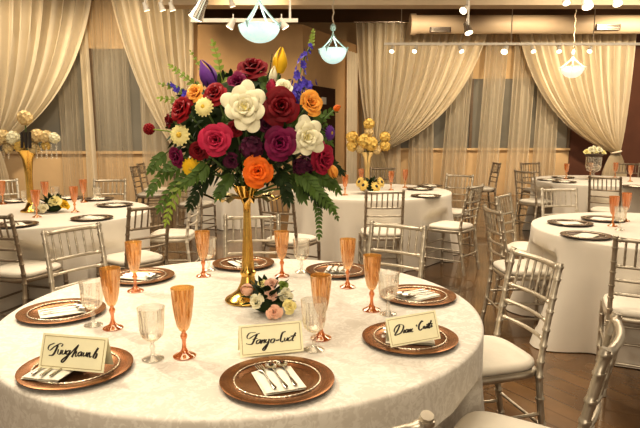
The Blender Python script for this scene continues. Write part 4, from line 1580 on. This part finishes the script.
# drooping foliage
for pts, n, l, w, m in (
        ([(215, 160, -0.1), (190, 165, -0.1), (170, 172, -0.05), (152, 170, 0)], 8, 0.052, 0.0108, 'leaf'),
        ([(205, 168, -0.1), (185, 178, -0.1), (170, 192, -0.08), (160, 208, -0.05)], 9, 0.054, 0.0116, 'leaf'),
        ([(195, 172, -0.1), (178, 190, -0.12), (170, 208, -0.1), (166, 222, -0.1)], 7, 0.039, 0.0084, 'lime'),
        ([(220, 168, -0.15), (205, 180, -0.15), (196, 194, -0.15), (190, 206, -0.14)], 8, 0.050, 0.0108, 'darkleaf'),
        ([(235, 170, -0.15), (225, 184, -0.2), (218, 196, -0.2)], 7, 0.048, 0.0101, 'leaf'),
        ([(210, 160, -0.2), (200, 172, -0.22), (186, 182, -0.22)], 7, 0.052, 0.0116, 'leaf'),
        ([(275, 168, -0.15), (284, 182, -0.2), (288, 200, -0.2)], 8, 0.054, 0.0108, 'darkleaf'),
        ([(290, 165, -0.15), (305, 178, -0.2), (318, 192, -0.2), (332, 208, -0.18)], 11, 0.055, 0.0108, 'leaf'),
        ([(300, 168, -0.1), (318, 176, -0.12), (332, 184, -0.1)], 8, 0.054, 0.0108, 'leaf'),
        ([(285, 170, -0.1), (298, 186, -0.15), (304, 198, -0.15)], 8, 0.052, 0.0101, 'leaf'),
        ([(312, 180, -0.12), (317, 200, -0.15), (319, 218, -0.15), (319, 236, -0.14)], 11, 0.031, 0.0077, 'leaf'),
        ([(318, 188, -0.1), (326, 198, -0.12), (332, 208, -0.12), (337, 218, -0.1)], 7, 0.026, 0.0070, 'leaf'),
        ([(318, 160, 0), (332, 164, 0), (341, 172, 0)], 6, 0.043, 0.0101, 'darkleaf'),
        ([(170, 150, 0), (158, 160, 0), (150, 170, 0)], 6, 0.043, 0.0101, 'leaf'),
        ([(185, 160, -0.05), (168, 168, -0.02), (157, 182, 0), (150, 192, 0)], 8, 0.045, 0.0112, 'leaf'),
        ([(304, 176, -0.15), (312, 190, -0.18), (326, 204, -0.18)], 8, 0.049, 0.0105, 'darkleaf'),
        ([(316, 166, -0.02), (328, 178, -0.02), (338, 190, 0)], 7, 0.049, 0.0105, 'leaf'),
        ([(300, 125, 0.02), (318, 130, 0.05), (330, 142, 0.05)], 7, 0.043, 0.0101, 'leaf'),
        ([(225, 110, -0.15), (228, 120, -0.2), (222, 126, -0.25)], 5, 0.035, 0.0092, 'leaf'),
        ([(262, 92, -0.15), (266, 84, -0.1), (262, 78, -0.1)], 5, 0.035, 0.0092, 'leaf'),
        ([(290, 120, -0.2), (292, 126, -0.25), (296, 118, -0.25)], 5, 0.035, 0.0092, 'leaf')):
    sprig(pts, n, l, w, m)
# leafy heart of the bouquet
rng = random.Random(3)
b = MB()
cc = BC - root_loc + Vector((0, 0.02, -0.01))
b.ball(cc, 0.22, 20, 12, (1.3, 0.8, 0.85))
for k in range(420):
    z = 1 - 2 * (k + 0.5) / 420
    a = k * 2.39996
    q = math.sqrt(1 - z * z)
    d = Vector((q * math.cos(a), q * math.sin(a), z))
    p = cc + Vector((d.x * 0.285, d.y * 0.19, d.z * 0.2))
    dd = d + Vector((rng.uniform(-.7, .7), rng.uniform(-.7, .7), rng.uniform(-.7, .5)))
    leaf_rows(b, p, dd, d, rng.uniform(0.04, 0.065), rng.uniform(0.008, 0.013), 0.25, 4)
o = b.build('leaf_mass', M['darkleaf'], r); o['kind'] = 'stuff'


# ---- posies lying on the tables
def posy(name, label, loc, blooms, leafR, group='posies at the vase feet', ln=36):
    r_ = empty(name, loc); tag(r_, label, 'posy', group)
    b_ = MB(); g_ = random.Random(len(label))
    b_.ball((0, 0, leafR * 0.35), leafR * 0.5, 10, 6, (1.2, 0.9, 0.7))
    for k in range(ln):
        a = k * 2.39996
        z = 0.9 - 0.9 * k / ln
        d = Vector((math.cos(a) * math.sqrt(1 - z * z), math.sin(a) * math.sqrt(1 - z * z), z))
        leaf_rows(b_, Vector((0, 0, leafR * 0.35)) + d * leafR * 0.45, d + Vector((0, 0, 0.1)), Vector((0, 0, 1)), leafR * g_.uniform(0.45, 0.7), leafR * 0.13, 0.1, 4)
    b_.v = [(x, y, max(z, 0.002)) for x, y, z in b_.v]
    o_ = b_.build('leaf_mass', M['darkleaf'], r_); o_['kind'] = 'stuff'
    for i, (p, n, R, m, kind) in enumerate(blooms):
        mb = rose_mb(R, seed=i, n=14) if kind == 'rose' else daisy_mb(R, 12, lay=2) if kind == 'daisy' else tulip_mb(R, R * 2)
        mb.xf(frame(p, n, i))
        f_ = mb.build({'rose': 'rose', 'daisy': 'daisy', 'bud': 'bud'}[kind], M[m], r_)
        if kind == 'daisy':
            h = MB(); h.ball((0, 0, R * 0.2), R * 0.3, 10, 5, (1, 1, .6)); h.xf(frame(p, n)); h.build('flower_heart', M['darkberry'], f_)
    return r_


c0 = G(268, 312, CT)
c0.z = CT
def pz(px, py, dy):
    return P(px, py, c0.y + dy) - c0
pk = []
for (px, py, rpx, m, kind, n, dy) in ((274, 312, 8.5, 'blush', 'rose', (0.1, -1, 0.25), -0.09), (256.5, 301, 8, 'ivory', 'rose', (-0.25, -1, 0.3), -0.07), (271, 295, 7.5, 'blush', 'rose', (0, -0.8, 0.6), -0.03),
                                       (272, 284, 7, 'blush', 'rose', (0.1, -0.6, 0.8), 0.02), (251, 291, 7, 'blush', 'bud', (-0.6, -0.6, 0.4), -0.03), (289, 306, 8, 'paleyellow', 'rose', (0.5, -0.9, 0.2), -0.06),
                                       (285, 295, 8, 'ivory', 'rose', (0.4, -0.8, 0.5), -0.02), (283, 286, 6, 'lime', 'rose', (0.3, -0.6, 0.8), 0.02), (262, 284, 5, 'paleyellow', 'rose', (-0.2, -0.6, 0.8), 0.03)):
    p_ = pz(px, py, dy)
    p_.z = max(p_.z, 0.02)
    pk.append((p_, n, rpx * (c0.y + dy) / F, m, kind))
posy('rose_posy', 'small posy of blush and ivory roses at the gold vase foot', c0, pk, 0.115)
c1 = G(53, 212, CT); c1.z = CT
posy('yellow_posy', 'yellow and white posy among the flutes of the left table', c1,
     [((0.05, -0.06, 0.10), (0.2, -0.8, 0.5), 0.055, 'paleyellow', 'rose'), ((-0.10, -0.08, 0.06), (-0.4, -0.8, 0.3), 0.05, 'ivory', 'rose'), ((0.10, 0.0, 0.06), (0.6, -0.4, 0.4), 0.05, 'yellow', 'rose'), ((-0.02, -0.12, 0.05), (0, -1, 0.2), 0.045, 'ivory', 'rose')], 0.14)
c2 = G(370, 193.5, CT); c2.z = CT
posy('sunflower_posy', 'posy of small yellow dark-eyed daisies on the middle table', c2,
     [((0.12 * math.cos(a), -0.05 + 0.06 * math.sin(a), 0.105 + 0.03 * math.cos(a * 2)), (math.cos(a), -0.8, 0.5), 0.065, 'goldbloom', 'daisy') for a in (0.2, 1.2, 2.1, 3.0, 4.0, 5.2)], 0.16)

# ---- tall centrepieces of the left and middle tables
def far_vase(x, y, ztop, label, m, rf=0.09):
    r_ = empty('trumpet_vase', (x, y, CT)); tag(r_, label, 'vase', 'gold trumpet vases')
    h = ztop - CT
    b_ = MB(); b_.lathe([(rf, 0), (rf, 0.01), (rf * 0.6, 0.03), (rf * 0.3, 0.08)], 28, cap0=True); b_.build('foot', M[m], r_)
    b_ = MB(); b_.lathe([(rf * 0.3, 0.075), (0.028, 0.2), (0.03, h * 0.6), (0.045, h * 0.85), (0.085, h), (0.08, h)], 24, flute=8, amp=0.06, frange=(0.1, h * 0.8)); b_.build('stem', M[m], r_)
    return r_


vb = P(27, 150, BY)
far_vase(vb.x, BY, vb.z, 'gold trumpet vase of the left table', 'gold')
r = empty('flower_arrangement', vb); tag(r, 'wide champagne blossom arrangement on the left gold vase', 'flower arrangement', 'pale flower arrangements')
k_ = BY / F
for (px, py, rp, m) in ((25, 118, 8, 'fluff'), (3, 137, 8, 'fluff'), (13, 138, 7.5, 'ivory'), (37, 136, 7.5, 'fluff'), (46, 137, 7, 'fluff'), (54, 138, 6, 'ivory'), (20, 147, 6, 'goldbloom'), (34, 148, 6, 'fluff'), (8, 148, 6, 'fluff'), (46, 146, 5, 'goldbloom')):
    q = P(px, py, BY - 0.05) - vb
    cluster_mb(q, rp * k_ * 0.8, 34, rp * k_ * 0.36, seed=px).build('blossom', M[m], r)
    s_ = MB(); s_.tube([q, q * 0.4, (0, 0, -0.05)], 0.005, 6); s_.build('flower_stem', M['stem'], r)
for px in (36, 41, 46, 51, 56, 3, 8):
    b = MB()
    p0 = P(px, 145, BY - 0.08) - vb
    for i in range(6):
        b.ball(p0 - Vector((0, 0, 0.022 * i)), 0.011, 6, 4)
    b.tube([p0, p0 - Vector((0, 0, 0.12))], 0.002, 5)
    b.build('crystal_strand', M['clear'], r)
for px in (22, 26, 30):
    p0, p1 = P(px, 132, BY - .1) - vb, P(px, 148, BY - .1) - vb
    b = MB(); b.tube([p0, p1], 0.012, 8); b.build('dark_stick', M['darkberry'], r)

vc = P(367.5, 152, CY)
far_vase(vc.x, CY, vc.z, 'pale gold vase of the middle table', 'palegold', 0.08)
r = empty('flower_arrangement', vc); tag(r, 'three-armed yellow blossom arrangement above the middle table', 'flower arrangement', 'pale flower arrangements')
k_ = CY / F
for (px, py, rp, m) in ((369, 124, 6, 'goldbloom'), (369, 132, 5, 'fluff'), (352, 137, 6.5, 'goldbloom'), (352, 146, 6, 'goldbloom'), (364, 141, 8, 'goldbloom'), (371, 144, 8, 'goldbloom'), (385, 137, 6, 'goldbloom'), (385, 146, 6, 'goldbloom'), (360, 149, 5, 'fluff'), (377, 150, 5, 'fluff')):
    q = P(px, py, CY - 0.05) - vc
    cluster_mb(q, rp * k_ * 0.75, 26, rp * k_ * 0.42, seed=px).build('blossom', M[m], r)
    s_ = MB(); s_.tube([q, q * 0.4, (0, 0, -0.05)], 0.005, 6); s_.build('flower_stem', M['stem'], r)

# ---- glass stand and low bowl on the far right table
ve = P(594, 157, EY + 0.1)
r = empty('glass_stand', (ve.x, ve.y, CT)); tag(r, 'clear glass stand under the low cream flower bowl', 'stand')
h = ve.z - CT
b = MB(); b.lathe([(0.1, 0), (0.1, 0.01), (0.03, 0.03), (0.02, 0.1), (0.09, 0.13), (0.11, h * 0.6), (0.11, h), (0.105, h), (0.1, 0.16), (0.01, 0.14)], 28, cap0=True); b.build('glass_body', M['clear'], r)
r = empty('flower_bowl', ve); tag(r, 'low dark bowl of cream flowers on the glass stand, far right', 'flower bowl')
b = MB(); b.lathe([(0.04, 0.001), (0.11, 0.015), (0.14, 0.045), (0.135, 0.047), (0.1, 0.02)], 28, cap0=True); b.build('bowl', M['vent'], r)
for i, (px, py, rp) in enumerate(((587, 152, 3.2), (591, 150, 3.4), (595, 151.5, 3.2), (599, 150, 3.4), (603, 152.5, 2.8), (594, 148, 2.6))):
    q = P(px, py, EY + 0.05) - ve
    rose_mb(rp * EY / F * 1.15, n=14, seed=i).xf(frame(q, (0.1 * (i - 2), -0.7, 0.7))).build('blossom', M['ivory'] if i % 2 else M['paleyellow'], r)

# ------------------------------------------------------------------ light
def area(loc, rot, size, power, color, sy=None):
    d = bpy.data.lights.new('area_light', 'AREA'); d.energy = power; d.color = color; d.size = size
    if sy:
        d.shape = 'RECTANGLE'; d.size_y = sy
    o = bpy.data.objects.new('area_light', d); col.objects.link(o); o.location = loc; o.rotation_euler = rot
    return o


def spot(loc, aim, power, color, angle=70, soft=0.12, blend=0.7):
    d = bpy.data.lights.new('spot_light', 'SPOT'); d.energy = power; d.color = color; d.spot_size = math.radians(angle); d.spot_blend = blend; d.shadow_soft_size = soft
    o = bpy.data.objects.new('spot_light', d); col.objects.link(o); o.location = loc
    o.rotation_euler = (Vector(aim) - Vector(loc)).to_track_quat('-Z', 'Y').to_euler()
    return o


W1 = (1.0, 0.875, 0.685)
area((-0.5, 2.0, 3.9), (0, 0, 0), 2.5, 70, W1)
area((-2.5, 5.5, 3.9), (0, 0, 0), 2.5, 110, W1)
area((1.5, 5.5, 3.9), (0, 0, 0), 2.5, 110, W1)
area((4.5, 7.5, 3.9), (0, 0, 0), 2.5, 110, W1)
spot((-2.6, 3.5, 3.6), (-0.2, 2.1, 0.76), 250, W1, 62, 0.05)
spot((0.6, -0.6, 3.4), (-0.2, 2.5, 1.1), 95, W1, 60, 0.3)
spot((-1.4, 0.2, 3.4), (-0.3, 2.6, 1.4), 85, W1, 50, 0.2)
area((-0.6, -2.2, 2.3), (math.radians(78), 0, math.radians(-3)), 2.4, 38, (1, 0.88, 0.70))  # added soft fill behind the camera, brightens the front of the scene
# wall washers
for (x, y, ax, p) in ((-5.5, 8.2, -5.3, 270), (-3.2, 8.2, -3.2, 230), (2.0, 10.2, 2.0, 250), (4.2, 10.2, 4.2, 290), (6.2, 10.2, 6.2, 500)):
    spot((x, y, 3.7), (ax, y + 3.0, 1.7), p, (1, 0.80, 0.54), 85, 0.15)
spot((-1.0, 8.3, 3.8), (-1.1, 10.6, 2.0), 110, (1, 0.78, 0.5), 80, 0.15)

w = bpy.data.worlds.new('world'); sc.world = w
w.use_nodes = True
bg = w.node_tree.nodes['Background']
bg.inputs[0].default_value = (1.0, 0.84, 0.62, 1)
bg.inputs[1].default_value = 0.47

sc.view_settings.view_transform = 'Standard'
sc.view_settings.look = 'None'
sc.view_settings.exposure = 0.3
sc.view_settings.gamma = 0.87
sc.cycles.max_bounces = 8
sc.cycles.transparent_max_bounces = 24
sc.cycles.use_denoising = True
sc.cycles.sample_clamp_indirect = 4
sc.cycles.caustics_reflective = False
sc.cycles.caustics_refractive = False
